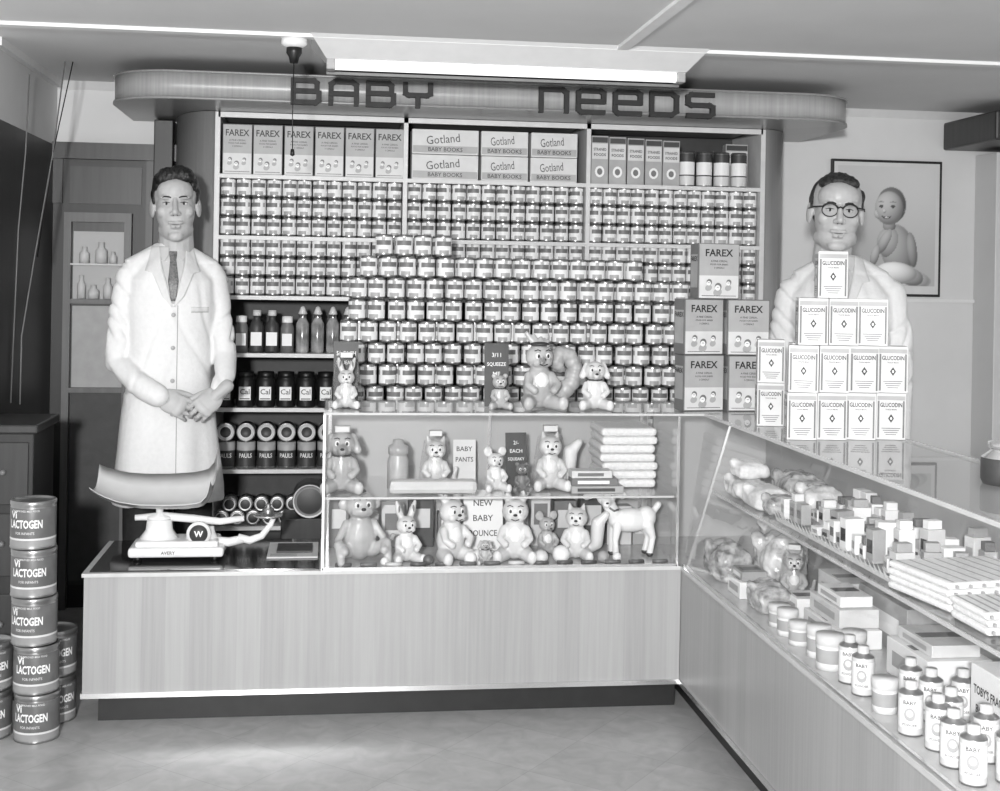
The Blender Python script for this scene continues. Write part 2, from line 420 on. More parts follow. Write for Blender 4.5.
# ------------------------------------------------------------------ fluorescent light, rose, cords
M_tube = mat('fluorescent_tube', .95, .4, emit=1.1)
b = B('fluorescent_light')
vs = [(-.085,4.38,CZ),(1.31,4.38,CZ),(1.31,4.74,CZ),(-.085,4.74,CZ),(-.03,4.50,2.205),(1.26,4.50,2.205),(1.26,4.62,2.205),(-.03,4.62,2.205)]
b.add(vs, [(0,1,2,3),(7,6,5,4),(4,5,1,0),(5,6,2,1),(6,7,3,2),(7,4,0,3)], M_enamel)
b.tube([(0,4.54,2.190),(1.23,4.54,2.190)], .018, M_tube, 14)
for x in (-.03, 1.23): b.box(x, x+.03, 4.51, 4.57, 2.170, 2.21, M_lgrey, .004)
b.box(-.03, 1.26, 4.60, 4.612, 2.165, 2.175, M_mgrey)
b.finish()
b = B('ceiling_rose')
b.lathe([(0,0),(.045,0),(.045,-.02),(.03,-.03),(0,-.03)], M_enamel, T(-.14,4.45,CZ-.012), 18)
b.lathe([(0,0),(.026,0),(.027,-.02),(.018,-.035),(.014,-.055),(0,-.055)], M_black, T(-.14,4.45,CZ-.04), 16)
b.tube([(-.14,4.45,2.18),(-.142,4.45,2.0),(-.14,4.45,1.88)], .0018, M_black, 6)
b.lathe([(0,0),(.006,0),(.008,-.02),(0,-.025)], M_black, T(-.14,4.45,1.88), 8)
b.finish()
b = B('hanging_cord')
b.tube([(-1.16,5.1,2.2),(-1.17,5.1,1.9),(-1.18,5.05,1.6),(-1.185,5.0,.95)], .003, M_mgrey, 6); b.finish()
b = B('hanging_cord')
b.tube([(-1.05,5.2,CZ-.001),(-1.08,5.15,1.9),(-1.13,5.1,1.5),(-1.15,5.0,1.2),(-1.14,4.95,.95)], .003, M_mgrey, 6)
b.tube([(-1.02,5.2,CZ-.001),(-1.08,5.15,1.9),(-1.12,5.1,1.5)], .0025, M_black, 6); b.finish()

# ------------------------------------------------------------------ counters
X0, XM, X1 = -.763, -.014, 1.187
FY, BY = 4.2, 4.7
RX0, RXT, RX1, RY0 = 1.187, 1.262, 1.66, 1.7
b = B('display_counter')
b.box(X0+.04, X1, FY+.06, BY-.02, 0, .10, M_kick)
b.box(X0, X1-.002, FY, BY, .10, .478, M_wood)
b.box(X0-.004, X1-.002, FY-.006, FY, .092, .108, M_chrome); b.box(X0-.006, X0, FY, BY, .092, .108, M_chrome)
b.box(X0-.006, X1-.002, FY-.008, BY, .478, .490, M_gedge)
b.box(X0+.015, XM-.01, FY+.012, BY-.015, .490, .494, mat('dark_glass_top', .16, .08, var=.01))
b.box(XM, X1-.002, BY-.02, BY, .49, .995, M_inner)
b.sheet((XM,FY,.49), (1.17,FY,.49), (1.17,FY,.995), (XM,FY,.995), M_glass)
b.sheet((XM,FY+.004,.49), (XM,BY-.02,.49), (XM,BY-.02,.995), (XM,FY+.004,.995), M_glass)
b.sheet((1.17,FY+.004,.49), (1.17,BY-.02,.49), (1.17,BY-.02,.995), (1.17,FY+.004,.995), M_glass)
b.sheet((XM-.004,FY-.004,1.003), (RX1,FY-.004,1.003), (RX1,BY,1.003), (XM-.004,BY,1.003), M_glass)
b.box(XM-.004, X1+.07, FY-.006, FY-.001, .996, 1.003, M_gedge)
for x in (XM-.004, 1.166): b.box(x, x+.008, FY-.004, FY+.006, .49, .995, M_chrome)
b.box(XM, 1.17, FY-.004, FY+.006, .488, .498, M_chrome)
b.sheet((XM+.006,FY+.03,.722), (1.164,FY+.03,.722), (1.164,BY-.022,.722), (XM+.006,BY-.022,.722), M_glass); b.box(XM+.006, 1.164, FY+.024, FY+.030, .715, .722, M_gedge)
for x in (XM+.012, .58, 1.15): b.box(x, x+.012, BY-.032, BY-.02, .49, .995, M_chrome)
for x in (.285, .86): b.box(x, x+.03, BY-.024, BY-.02, .72, .76, M_lgrey)
b.box(.585, .592, BY-.026, BY-.02, .49, .995, M_mgrey)
b.finish()
b = B('display_counter')
b.box(RX0+.05, RX1-.02, RY0+.04, BY-.02, 0, .10, M_kick)
b.box(RX0, RX1, RY0, BY, .10, .478, M_wood)
b.box(RX0-.006, RX0, RY0, FY-.008, .092, .108, M_chrome)
b.box(RX0-.006, RX1, RY0, BY, .478, .490, M_gedge)
b.box(RX1-.015, RX1, RY0, BY, .49, .995, M_inner)
b.box(RX0+.02, RX1-.015, BY-.015, BY, .49, .995, M_inner)
b.sheet((RX0+.002,FY-.01,.49), (RX0+.002,RY0,.49), (RXT,RY0,.998), (RXT,FY-.01,.998), M_glass)
b.sheet((RXT,RY0,1.003), (RX1,RY0,1.003), (RX1,FY-.008,1.003), (RXT,FY-.008,1.003), M_glass)
b.box(RXT-.004, RXT+.002, RY0, FY-.01, .994, 1.004, M_gedge)
b.box(RX1-.004, RX1+.004, RY0, BY, .994, 1.004, M_gedge)
b.box(RX0-.002, RX0+.006, RY0, FY-.01, .488, .500, M_chrome)
b.sheet((RXT+.03,RY0+.01,.744), (RX1-.018,RY0+.01,.744), (RX1-.018,FY-.02,.744), (RXT+.03,FY-.02,.744), M_glass); b.box(RXT+.024, RXT+.030, RY0+.01, FY-.02, .736, .744, M_gedge)
b.sheet((RX0+.002,RY0,.49), (RX1,RY0,.49), (RX1,RY0,.998), (RXT,RY0,.998), M_glass)
b.finish()

# ------------------------------------------------------------------ tins
def can_geo(r, h, seg=16):
    fr = [0, .05, .11, .30, .50, .72, .88, .95, 1.0]
    rr = [r*.93, r, r*.985, r*.985, r*.985, r*.985, r*.985, r, r*.93]
    vs = []; fs = []; ms = []; sm = []
    for f, q in zip(fr, rr):
        for i in range(seg):
            a = 2*math.pi*i/seg; vs.append(Vector((q*math.cos(a), q*math.sin(a), f*h)))
    lab = {2: [0,0,1,1,1,0,0,0], 3: [0]*8, 4: [0,2,2,2,2,2,0,1], 5: [0,0,0,1,0,0,0,0]}
    for k in range(8):
        for i in range(seg):
            j = (i+1) % seg; fs.append((k*seg+i, k*seg+j, (k+1)*seg+j, (k+1)*seg+i)); sm.append(True)
            if k in lab: ms.append([M_white, M_lgrey, M_mgrey][lab[k][i % 8]])
            else: ms.append(M_tin)
    fs.append(tuple(reversed(range(seg)))); ms.append(M_tin); sm.append(False)
    fs.append(tuple(range(8*seg, 9*seg))); ms.append(M_tin); sm.append(False)
    return vs, fs, ms, sm
CG = can_geo(.0298, .079)
def put(b, G, x, y, z, a=0): b.add(G[0], G[1], G[2], G[3], T(x, y, z) @ RZ(a))
b = B('baby_food_tins')
bays = [(SX0+.01, DIV[0]-.01), (DIV[0]+.01, DIV[1]-.01), (DIV[1]+.01, SX1-.01)]
for li in (1, 2):
    for bi, (a, c) in enumerate(bays):
        n = 12; p = (c-a)/n
        for row in range(3):
            for i in range(n):
                for dp in range(2):
                    if dp == 1 and row < 2: continue
                    put(b, CG, a+p*(i+.5)+R.uniform(-.0012,.0012), SY0+.045+dp*.064, LV[li]+row*.0795+.0003, R.choice([0,0,22,180,202,-22])+R.uniform(-12,12))
b.finish()
b = B('stock_plinth'); b.box(.03, 1.60, 4.87, 5.27, 0, .865, M_wood, .004); b.finish()
CG2 = can_geo(.0335, .082)
b = B('baby_food_tin_stack')
rows = [(.07,1.50),(.10,1.50),(.07,1.50),(.10,1.50),(.07,1.47),(.10,1.43),(.10,1.43),(.14,1.25),(.20,.47)]
pit = .0745
for r, (a, c) in enumerate(rows):
    x = a
    while x <= c:
        for dp in range(2 if r > 5 else 1):
            put(b, CG2, x+R.uniform(-.003,.003), 4.93+dp*.073+(r % 2)*.004, .8655+r*.0828, R.choice([0,180,0,22])+R.uniform(-15,15))
        x += pit
for r in range(6):
    x = .11
    while x < rows[r][1]-.02:
        put(b, CG2, x, 5.003, .8655+r*.0828, R.uniform(0,360)); x += .15
b.finish()

# ------------------------------------------------------------------ cartons
M_cf = mat('cereal_front', .62, .5, var=.015)
def product_box(b, M, w, d, h, style):
    """front faces -Y, base centre at origin"""
    e = .0006; y = -d/2-e
    if style == 'cereal':
        b.box(-w/2, w/2, -d/2, d/2, 0, h, M_mgrey, .0015, M)
        b.rect(-w/2+.003, w/2-.003, h*.42, h-.003, y, M_cf, M)
        b.rect(-w/2+.003, w/2-.003, .003, h*.42, y, M_offw, M)
        b.text('FAREX', h*.13, M_ink, M @ T(0, y-e, h*.83) @ FRONT, .02, w*.8)
        b.text('A FINE CEREAL', h*.035, M_dgrey, M @ T(0, y-e, h*.68) @ FRONT, .01, w*.7)
        b.text('FOOD FOR BABIES', h*.03, M_dgrey, M @ T(0, y-e, h*.62) @ FRONT, .01, w*.7)
        b.text('3 CEREALS', h*.03, M_dgrey, M @ T(0, y-e, h*.56) @ FRONT, .01, w*.5)
        for cx, cz, s in ((-.24,.30,.8), (-.02,.22,1.0), (.24,.30,.75)):
            b.disc(cx*w-.002, cz*h-w*.13, w*.11*s, w*.09*s, y-e, M_lgrey, M, 12, 25)
            b.disc(cx*w, cz*h, w*.085*s, w*.09*s, y-2*e, M_mgrey, M, 14); b.disc(cx*w-.002, cz*h-.004, w*.065*s, w*.065*s, y-3*e, M_white, M, 12)
            b.rect(cx*w-.006, cx*w+.002, cz*h-.003, cz*h-.001, y-4*e, M_mgrey, M)
        b.rect(-w*.42, w*.42, h*.05, h*.06, y-e, M_dgrey, M)
        b.rect(-d*.4, d*.4, h*.2, h*.8, y, M_lgrey, M @ RZ(-90) @ T(0, (d-w)/2, 0))
        b.text('FAREX', h*.09, M_ink, M @ RZ(-90) @ T(0, -w/2-3*e, h*.72) @ FRONT, .02, d*.8)
    elif style == 'glucose':
        b.box(-w/2, w/2, -d/2, d/2, 0, h, M_offw, .0015, M)
        for ang, ww, dd in ((0, w, d), (-90, d, w)):
            Q = M @ RZ(ang); y2 = -dd/2-e
            b.rect(-ww/2+.003, ww/2-.003, h-.020, h-.008, y2, M_lgrey, Q)
            b.rect(-ww/2+.004, -ww/2+.009, .006, h-.022, y2, M_mgrey, Q); b.rect(ww/2-.009, ww/2-.004, .006, h-.022, y2, M_mgrey, Q)
            b.text('GLUCODIN', h*.095, M_ink, Q @ T(0, y2-e, h*.75) @ FRONT, .02, ww*.74)
            b.text('TRADE MARK', h*.03, M_dgrey, Q @ T(0, y2-e, h*.65) @ FRONT, .005, ww*.4)
            s = min(ww, h)*.10
            b.add([(0,y2-e,h*.46-s*1.5),(s,y2-e,h*.46),(0,y2-e,h*.46+s*1.5),(-s,y2-e,h*.46)], [(0,1,2,3)], M_dgrey, False, Q)
            b.disc(0, h*.46, s*.35, s*.5, y2-2*e, M_white, Q, 10)
            for k in range(4): b.rect(-ww*.32+k*.004, ww*.32-k*.004, h*(.24-.045*k), h*(.255-.045*k), y2-e, M_mgrey, Q)
    elif style == 'rusk':
        b.box(-w/2, w/2, -d/2, d/2, 0, h, M_offw, .002, M)
        b.rect(-w/2+.004, w/2-.004, .006, h*.34, y, M_lgrey, M)
        b.text('BABY BOOKS', h*.17, M_dgrey, M @ T(0, y-e, h*.2) @ FRONT, .01, w*.8)
        b.text('Gotland', h*.34, M_dgrey, M @ T(-.01, y-e, h*.62) @ FRONT @ RZ(6), .0, w*.5)
    elif style == 'carton':
        b.box(-w/2, w/2, -d/2, d/2, 0, h, M_lgrey, .0015, M)
        b.rect(-w/2+.003, w/2-.003, h*.52, h*.84, y, M_offw, M); b.rect(-w/2+.003, w/2-.003, h*.86, h*.97, y, M_dgrey, M)
        b.text('STRAINED', h*.06, M_dgrey, M @ T(0, y-e, h*.72) @ FRONT, .02, w*.75); b.text('FOODS', h*.06, M_ink, M @ T(0, y-e, h*.61) @ FRONT, .02, w*.7)
        b.disc(0, h*.26, w*.28, h*.12, y, M_white, M, 14); b.disc(0, h*.26, w*.16, h*.07, y-e, M_mgrey, M, 12)
b = B('cereal_boxes')
for i in range(6):
    product_box(b, T(SX0+.075+i*.1245, SY0+.06, LV[0]+.0005) @ RZ(R.uniform(-2,2)), .119, .07, .205, 'cereal')
b.finish()
b = B('book_cartons')
for (a, c) in ((.322,.60),(.612,.81),(.822,1.02)):
    for k in range(2): product_box(b, T((a+c)/2, SY0+.07, LV[0]+.0005+k*.105) @ RZ(R.uniform(-1,1)), c-a, .11, .103, 'rusk')
b.finish()
b = B('food_cartons')
for i in range(5): product_box(b, T(1.12+i*.078, SY0+.06, LV[0]+.0005) @ RZ(R.uniform(-2,2)), .073, .06, .205-.003*i, 'carton')
for i in range(4):
    r = .034; h = .150
    b.lathe([(0,0),(r,0),(r,.006),(r,.045),(r,.05),(r,.105),(r,.14),(r*.96,h),(0,h)], [M_tin,M_tin,M_offw,M_ink,M_white,M_dgrey,M_tin,M_tin], T(1.505+i*.077, SY0+.05, LV[0]+.0005), 18)
product_box(b, T(1.745, SY0+.13, LV[0]+.0005), .10, .05, .195, 'carton')
b.finish()
b = B('cereal_box_stack')
w, h, d = .150, .192, .08
z0 = 1.0035
product_box(b, T(1.275,4.33,z0) @ RZ(9), w, d, h, 'cereal'); product_box(b, T(1.438,4.32,z0) @ RZ(2), w, d, h, 'cereal')
product_box(b, T(1.272,4.335,z0+h+.0015) @ RZ(12), w, d, h, 'cereal'); product_box(b, T(1.436,4.325,z0+h+.0015) @ RZ(0), w, d, h, 'cereal')
product_box(b, T(1.325,4.33,z0+2*h+.003) @ RZ(5), w, d, h, 'cereal')
b.finish()
b = B('glucose_box_stack')
w, h, d = .084, .134, .056
def grow(n, x0, y, z, p=.100, rot=0, jit=6):
    for i in range(n): product_box(b, T(x0+i*p+.022, y+R.uniform(-.004,.004), z) @ RZ(rot+R.uniform(-jit,jit)), w, d, h, 'glucose')
z = 1.0035
grow(4, 1.318, 3.53, z, .0895, -16); grow(4, 1.326, 3.53, z+h+.001, .0885, -16); grow(3, 1.350, 3.53, z+2*(h+.001), .0905, -16)
grow(1, 1.405, 3.53, z+3*(h+.001), .1, -12)
for k in range(2): grow(1, 1.345, 3.86, z+k*(h+.001), .1, -14); grow(3, 1.38, 3.67, z+k*(h+.001), .094, -10)
grow(1, 1.40, 3.66, z+2*(h+.001), .1, 5)
b.finish()

# big tins on the floor
b = B('milk_powder_tin_stack')
M_tl = mat('tin_label', .36, .4, var=.03); M_tl2 = mat('tin_label2', .52, .4, var=.03)
def bigtin(x, y, z, a):
    r, h = .068, .148; Q = T(x, y, z) @ RZ(a)
    b.lathe([(0,.0),(r,0),(r*1.02,.003),(r,.007),(r,.028),(r,.034),(r,.125),(r*.985,.129),(r*1.01,.133),(r*1.01,.143),(r*.98,h-.002),(r*.9,h-.002),(r*.88,h-.006),(0,h-.006)],
            [M_tin,M_tin,M_tin,M_tl2,M_offw,M_tl,M_tin,M_tin,M_tin,M_tin,M_tin,M_tin,M_tin], Q, 32)
    for aa in (0, 180):
        Q2 = Q @ RZ(aa) @ T(0, -r-.0008, .078) @ FRONT
        b.text('LACTOGEN', .026, M_white, Q2, .03, .108, r+.0008)
        b.text('Vi', .022, M_white, Q @ RZ(aa) @ RZ(-32) @ T(0, -r-.0008, .106) @ FRONT, .03, None, r)
        b.text('THE IMPROVED MILK FOOD', .006, M_offw, Q @ RZ(aa) @ T(0, -r-.0008, .118) @ FRONT, .01, .09, r+.0008)
        b.text('FOR INFANTS', .008, M_offw, Q @ RZ(aa) @ T(0, -r-.0008, .050) @ FRONT, .01, .06, r+.0008)
hh = .1485
for k, (dx, a) in enumerate(((.0,-2),(-.004,6),(-.012,-8),(-.016,2),(-.02,-6))): bigtin(-.885+dx, 4.13, .0003+k*hh, a-4)
for k in range(2): bigtin(-1.035, 4.16, .0003+k*hh, 10+8*k); bigtin(-.868, 4.30, .0003+k*hh, 25-10*k)
b.finish()

# ------------------------------------------------------------------ left bay goods
b = B('feeding_bottles')
M_liq = mat('bottle_liquid', .50, .15, var=.15)
x = -.425
for i in range(9):
    z = LV[3]+.0005
    if i in (0, 2, 3):
        b.lathe([(0,0),(.028,0),(.03,.01),(.03,.10),(.026,.12),(.014,.135),(.014,.15),(.017,.152),(.017,.175),(0,.175)], [M_dgrey]*7+[M_offw]*2, T(x+i*.062,SY0+.05,z), 16)
        b.box(-.022,.022,-.0315,-.028,.03,.085,M_white,0,T(x+i*.062,SY0+.05,z))
    elif i in (1, 4):
        b.lathe([(0,0),(.028,0),(.028,.10),(.024,.115),(.020,.12),(.022,.125),(.022,.15),(0,.152)], [M_mgrey]*5+[M_white]*2, T(x+i*.062,SY0+.05,z), 16)
        b.rect(-.02,.02,.03,.08,-.0290,M_white,T(x+i*.062,SY0+.05,z))
    else:
        b.lathe([(0,0),(.024,0),(.027,.01),(.027,.12),(.015,.145),(.015,.16),(.019,.162),(.008,.19),(0,.195)], [M_liq,M_liq,M_liq,M_liq,M_tin,M_offw,M_offw,M_offw], T(x+i*.062,SY0+.05,z), 16)
b.finish()
b = B('medicine_jars')
for i in range(8):
    Q = T(-.425+i*.082, SY0+.055, LV[4]+.0005)
    b.lathe([(0,0),(.036,0),(.038,.008),(.038,.10),(.034,.115),(.03,.12),(.034,.123),(.034,.145),(0,.147)], [M_ink]*6+[M_black]*2, Q, 18)
    b.box(-.024,.024,-.0395,-.034,.03,.085,M_white,.001,Q); b.text('Cal', .022, M_dgrey, Q @ T(0,-.0402,.065) @ FRONT)
    b.rect(-.02,.02,.034,.038,-.0401,M_ink,Q)
b.finish()
b = B('grocery_tins')
for i in range(8):
    x = -.418+i*.082; z = LV[5]+.0005
    b.lathe([(0,0),(.038,0),(.038,.01),(.038,.075),(.038,.11),(0,.11)], [M_tin,M_tin,M_dgrey,M_lgrey,M_tin], T(x,SY0+.05,z), 18)
    b.text('PAULS', .018, M_white, T(x,SY0+.05-.0388,z+.055) @ FRONT, .02, .055, .0388)
    Q = T(x, SY0+.02, z+.1495) @ RX(-90)
    b.lathe([(0,0),(.022,0),(.024,-.003),(.034,-.003),(.036,-.006),(.038,-.003),(.038,.08),(0,.08)], [M_dgrey,M_white,M_offw,M_mgrey,M_tin,M_tin,M_dgrey], Q, 20)
b.finish()
b = B('rolled_tins')
for i in range(11):
    for k in range(2):
        x = -.43+i*.064+k*.032; z = LV[6]+.0005+.031+k*.056
        b.lathe([(0,0),(.02,0),(.024,.002),(.029,-.002),(.030,.0),(.030,.09),(0,.09)], [M_dgrey,M_white,M_tin,M_tin,M_offw,M_tin], T(x, SY0+.02, z) @ RX(-90), 16)
b.finish()
b = B('storage_drum')
b.lathe([(0,0),(.05,0),(.060,.004),(.065,-.004),(.068,0),(.068,.16),(0,.16)], [M_dgrey,M_mgrey,M_offw,M_black,M_dgrey,M_dgrey], T(-.07,5.05,.566) @ RX(-90) @ RZ(20), 26)
b.box(-.18,.01,5.05,5.25,0,.498,M_dark,.004)
b.finish()

# ------------------------------------------------------------------ weighing scale
b = B('weighing_scale')
b.M = T(-.50, 4.42, .4945)
b.box(-.15, .16, -.09, .09, .012, .045, M_enamel, .010)
b.box(-.13, .14, -.07, .07, .040, .062, M_enamel, .008)
for x in (-.12, .13):
    for y in (-.065, .065): b.lathe([(0,0),(.014,0),(.012,.014),(0,.014)], M_black, T(x,y,0), 10)
b.loft([(-.06,0,.055,.07,.055),(-.06,0,.09,.045,.04),(-.06,0,.13,.04,.035)], M_enamel, 20)
b.loft([(.08,0,.055,.06,.05),(.08,0,.08,.045,.035),(.08,0,.10,.04,.03)], M_enamel, 20)
b.lathe([(0,0),(.040,0),(.040,.012),(0,.014)], [M_lgrey,M_chrome,M_white], T(.075,-.045,.085) @ RX(90), 24)
b.lathe([(0,0),(.030,0),(.030,.0012),(0,.0012)], M_dgrey, T(.075,-.0595,.085) @ RX(90), 24)
b.text('W', .02, M_white, T(.075,-.0612,.085) @ FRONT, .03)
b.text('AVERY', .011, M_dgrey, T(-.02,-.0905,.029) @ FRONT, .02)
b.tube([(-.14,0,.13),(-.05,0,.135),(.05,0,.125),(.14,0,.115),(.22,0,.125)], [.010,.014,.014,.012,.010], M_enamel, 10)
b.tube([(.20,0,.06),(.24,0,.05),(.28,0,.065),(.31,0,.105),(.32,0,.13)], [.014,.014,.012,.010,.008], M_enamel, 10)
b.tube([(.12,0,.05),(.17,0,.045),(.22,0,.055)], [.016,.016,.014], M_enamel, 10)
b.lathe([(0,0),(.045,0),(.052,.006),(.048,.008),(0,.004)], M_chrome, T(.30,0,.130), 24)
b.lathe([(0,0),(.020,0),(.020,.02),(.008,.028),(.012,.036),(0,.04)], M_tin, T(.30,0,.136), 16)
# scoop pan: flat floor, raised back wall, open pouring lip on the left
nx, ny = 24, 11
prof = [(-.275,.225),(-.25,.208),(-.22,.194),(-.18,.180),(-.12,.170),(-.03,.166),(.04,.167),(.085,.172),(.108,.195),(.118,.240)]
def pl(t):
    k = t*(len(prof)-1); i = min(int(k), len(prof)-2); f = k-i
    return prof[i][0]*(1-f)+prof[i+1][0]*f, prof[i][1]*(1-f)+prof[i+1][1]*f
vs = []; fs = []
for s in range(2):
    for i in range(nx+1):
        X, Z = pl(i/nx); t = i/nx
        for j in range(ny):
            v = j/(ny-1)*2-1; wd = .13*(.70+.30*min(1, t*2.2))
            rise = (.105 if v > 0 else .030)*abs(v)**3*(.65+.35*t)
            vs.append((X, v*wd, Z+rise+s*.003))
A = (nx+1)*ny
for i in range(nx):
    for j in range(ny-1):
        q = (i*ny+j, (i+1)*ny+j, (i+1)*ny+j+1, i*ny+j+1); fs.append(q); fs.append(tuple(A+k for k in reversed(q)))
for i in range(nx):
    for j in (0, ny-1): fs.append((i*ny+j, (i+1)*ny+j, A+(i+1)*ny+j, A+i*ny+j))
for j in range(ny-1):
    for i in (0, nx): fs.append((i*ny+j, i*ny+j+1, A+i*ny+j+1, A+i*ny+j))
b.add(vs, fs, mat('pan_enamel', .74, .25, var=.01), True)
b.lathe([(0,0),(.04,0),(.04,.01),(.012,.02),(.012,.045),(0,.045)], M_enamel, T(-.06,0,.125), 18)
b.finish()
b = B('magazine')
b.box(-.20, -.03, 4.36, 4.60, .4945, .500, M_offw, .001, None)
b.box(-.17, -.05, 4.42, 4.55, .5002, .507, M_dgrey, .001)
for k in range(4): b.box(-.19, -.10, 4.375+k*.01, 4.378+k*.01, .5002, .5005, M_mgrey)
b.finish()

# ------------------------------------------------------------------ toys
TOYC = {}
def toy_geo(kind):
    if kind in TOYC: return TOYC[kind]
    p = B('t'); E = lambda c, r, rot=None: p.ell(c, r, None, rot); C = lambda a, c, r0, r1: p.caps(a, c, r0, r1, None)
    extra = []
    if kind != 'lamb':
        E((0,0,.26), (.19,.16,.25)); E((0,-.02,.36), (.15,.13,.18)); E((0,-.03,.62), (.17,.15,.155))
        E((-.06,-.13,.565), (.065,.06,.055)); E((.06,-.13,.565), (.065,.06,.055)); C((0,0,.45), (0,-.02,.55), .09, .09)
        for s in (-1, 1):
            if kind == 'monkey':
                C((s*.15,-.03,.42), (s*.26,-.10,.25), .05, .04); C((s*.26,-.10,.25), (s*.22,-.26,.16), .04, .05)
                C((s*.14,-.05,.12), (s*.27,-.18,.22), .075, .055); C((s*.27,-.18,.22), (s*.26,-.28,.04), .05, .045)
            else:
                C((s*.14,-.06,.40), (s*.19,-.17,.30), .055, .045); C((s*.19,-.17,.30), (s*.12,-.22,.24), .045, .05)
                C((s*.13,-.05,.10), (s*.21,-.26,.075), .10, .07); E((s*.215,-.29,.09), (.065,.05,.085))
        if kind == 'rabbit':
            for s in (-1, 1): C((s*.07,.0,.72), (s*.12,.03,.86), .05, .06); C((s*.12,.03,.86), (s*.16,.02,1.0), .06, .028)
            E((0,.17,.12), (.06,.06,.06))
        if kind == 'bear':
            for s in (-1, 1): E((s*.13,.0,.76), (.06,.035,.06))
        if kind == 'mouse':
            for s in (-1, 1): E((s*.15,.01,.80), (.095,.03,.10))
            C((0,-.14,.58), (0,-.27,.57), .06, .028)
        if kind == 'dog':
            for s in (-1, 1): C((s*.14,.0,.72), (s*.20,-.02,.54), .04, .055)
            C((0,-.12,.57), (0,-.24,.56), .085, .06)
        if kind == 'squirrel':
            for s in (-1, 1): C((s*.09,0,.74), (s*.11,0,.83), .05, .014)
            C((.10,.12,.08), (.30,.12,.22), .07, .10); C((.30,.12,.22), (.32,.12,.52), .10, .11); C((.32,.12,.52), (.44,.10,.66), .10, .06)
        if kind == 'cat':
            for s in (-1, 1): C((s*.10,0,.72), (s*.14,0,.84), .06, .012)
            C((.12,.12,.08), (.30,.08,.12), .04, .04); C((.30,.08,.12), (.34,.04,.32), .04, .03)
        if kind == 'monkey':
            for s in (-1, 1): E((s*.18,.0,.63), (.06,.03,.07))
            E((0,-.14,.57), (.10,.07,.07)); C((.10,.13,.08), (.32,.10,.06), .03, .03); C((.32,.10,.06), (.40,.05,.25), .03, .03)
        if kind == 'bird':
            C((0,-.14,.60), (-.07,-.32,.57), .05, .018)
            for k in range(4): C((0,.02,.72), (-.14+k*.09,.05,.90-.03*k), .05, .028)
            pts = [(.14,.08,.12), (.32,.10,.16), (.46,.10,.30), (.50,.10,.48), (.43,.10,.63), (.30,.10,.66), (.24,.10,.56), (.31,.10,.48)]
            for k in range(len(pts)-1):
                C(pts[k], pts[k+1], .10-.006*k, .094-.006*k)
                for t in (0, .5): 
                    q = Vector(pts[k]).lerp(Vector(pts[k+1]), t); E(tuple(q), (.115-.006*k,.11,.115-.006*k))
        geo = remesh(p, .014, 3 if kind != 'bird' else 1)
        ey = .64
        for s in (-1, 1):
            extra.append(('e', (s*.062,-.158,ey), (.034,.02,.042), M_white)); extra.append(('e', (s*.060,-.172,ey), (.017,.013,.024), M_ink))
            extra.append(('t', [(s*.03,-.165,ey+.06), (s*.065,-.165,ey+.075), (s*.10,-.14,ey+.06)], .006, M_ink))
        ny_ = {'mouse': -.30, 'dog': -.30}.get(kind, -.20)
        extra.append(('e', (0,ny_,.585 if kind in ('mouse','dog') else .60), (.028,.02,.018), M_ink)); extra.append(('t', [(-.05,-.185,.545),(0,-.18,.525),(.05,-.185,.545)], .006, M_ink))
        if kind in ('rabbit', 'cat', 'squirrel', 'mouse'): extra.append(('e', (0,-.10,.33), (.10,.07,.13), M_white))
        if kind in ('bear', 'dog'): extra.append(('e', (0,-.02,.475), (.13,.125,.03), M_dgrey))
        if kind == 'monkey': extra.append(('e', (0,-.02,.77), (.07,.07,.03), M_dgrey)); extra.append(('e', (0,-.02,.80), (.035,.035,.04), M_dgrey))
        if kind == 'rabbit':
            for s in (-1, 1): extra.append(('e', (s*.125,-.012,.87), (.022,.02,.08), M_mgrey))
        if kind == 'bird': extra.append(('e', (0,-.10,.34), (.10,.07,.12), M_white)); extra.append(('e', (0,-.03,.775), (.12,.12,.03), M_dgrey))
    else:
        E((0,0,.47), (.30,.15,.16)); E((.22,0,.50), (.14,.14,.15)); C((-.22,0,.54), (-.33,-.05,.72), .10, .085)
        E((-.36,-.07,.80), (.13,.12,.12)); C((-.37,-.10,.78), (-.40,-.21,.73), .085, .055)
        for s in (-1, 1):
            C((-.36+s*.10,-.03,.83), (-.36+s*.25,-.01,.80), .035, .05)
            C((-.20,s*.08,.42), (-.23,s*.09,.22), .065, .04); C((-.23,s*.09,.22), (-.22,s*.09,.04), .04, .045)
            C((.22,s*.08,.42), (.29,s*.09,.25), .085, .045); C((.29,s*.09,.25), (.25,s*.09,.04), .04, .045)
        C((.32,0,.56), (.40,.02,.66), .04, .045); E((-.36,-.05,.92), (.07,.06,.05))
        geo = remesh(p, .014, 2)
        for s in (-1, 1):
            extra.append(('e', (-.375+s*.055,-.17,.82), (.026,.018,.032), M_white)); extra.append(('e', (-.378+s*.055,-.185,.82), (.014,.01,.02), M_ink))
        extra.append(('e', (-.405,-.262,.745), (.022,.012,.014), M_ink))
        for x in (-.22, .25):
            for s in (-1, 1): extra.append(('e', (x, s*.09, .03), (.05,.05,.035), M_dgrey))
        extra.append(('t', [(-.33,-.13,.66),(-.27,-.14,.62),(-.2,-.10,.63)], .014, M_mgrey))
    TOYC[kind] = (geo, extra)
    return TOYC[kind]
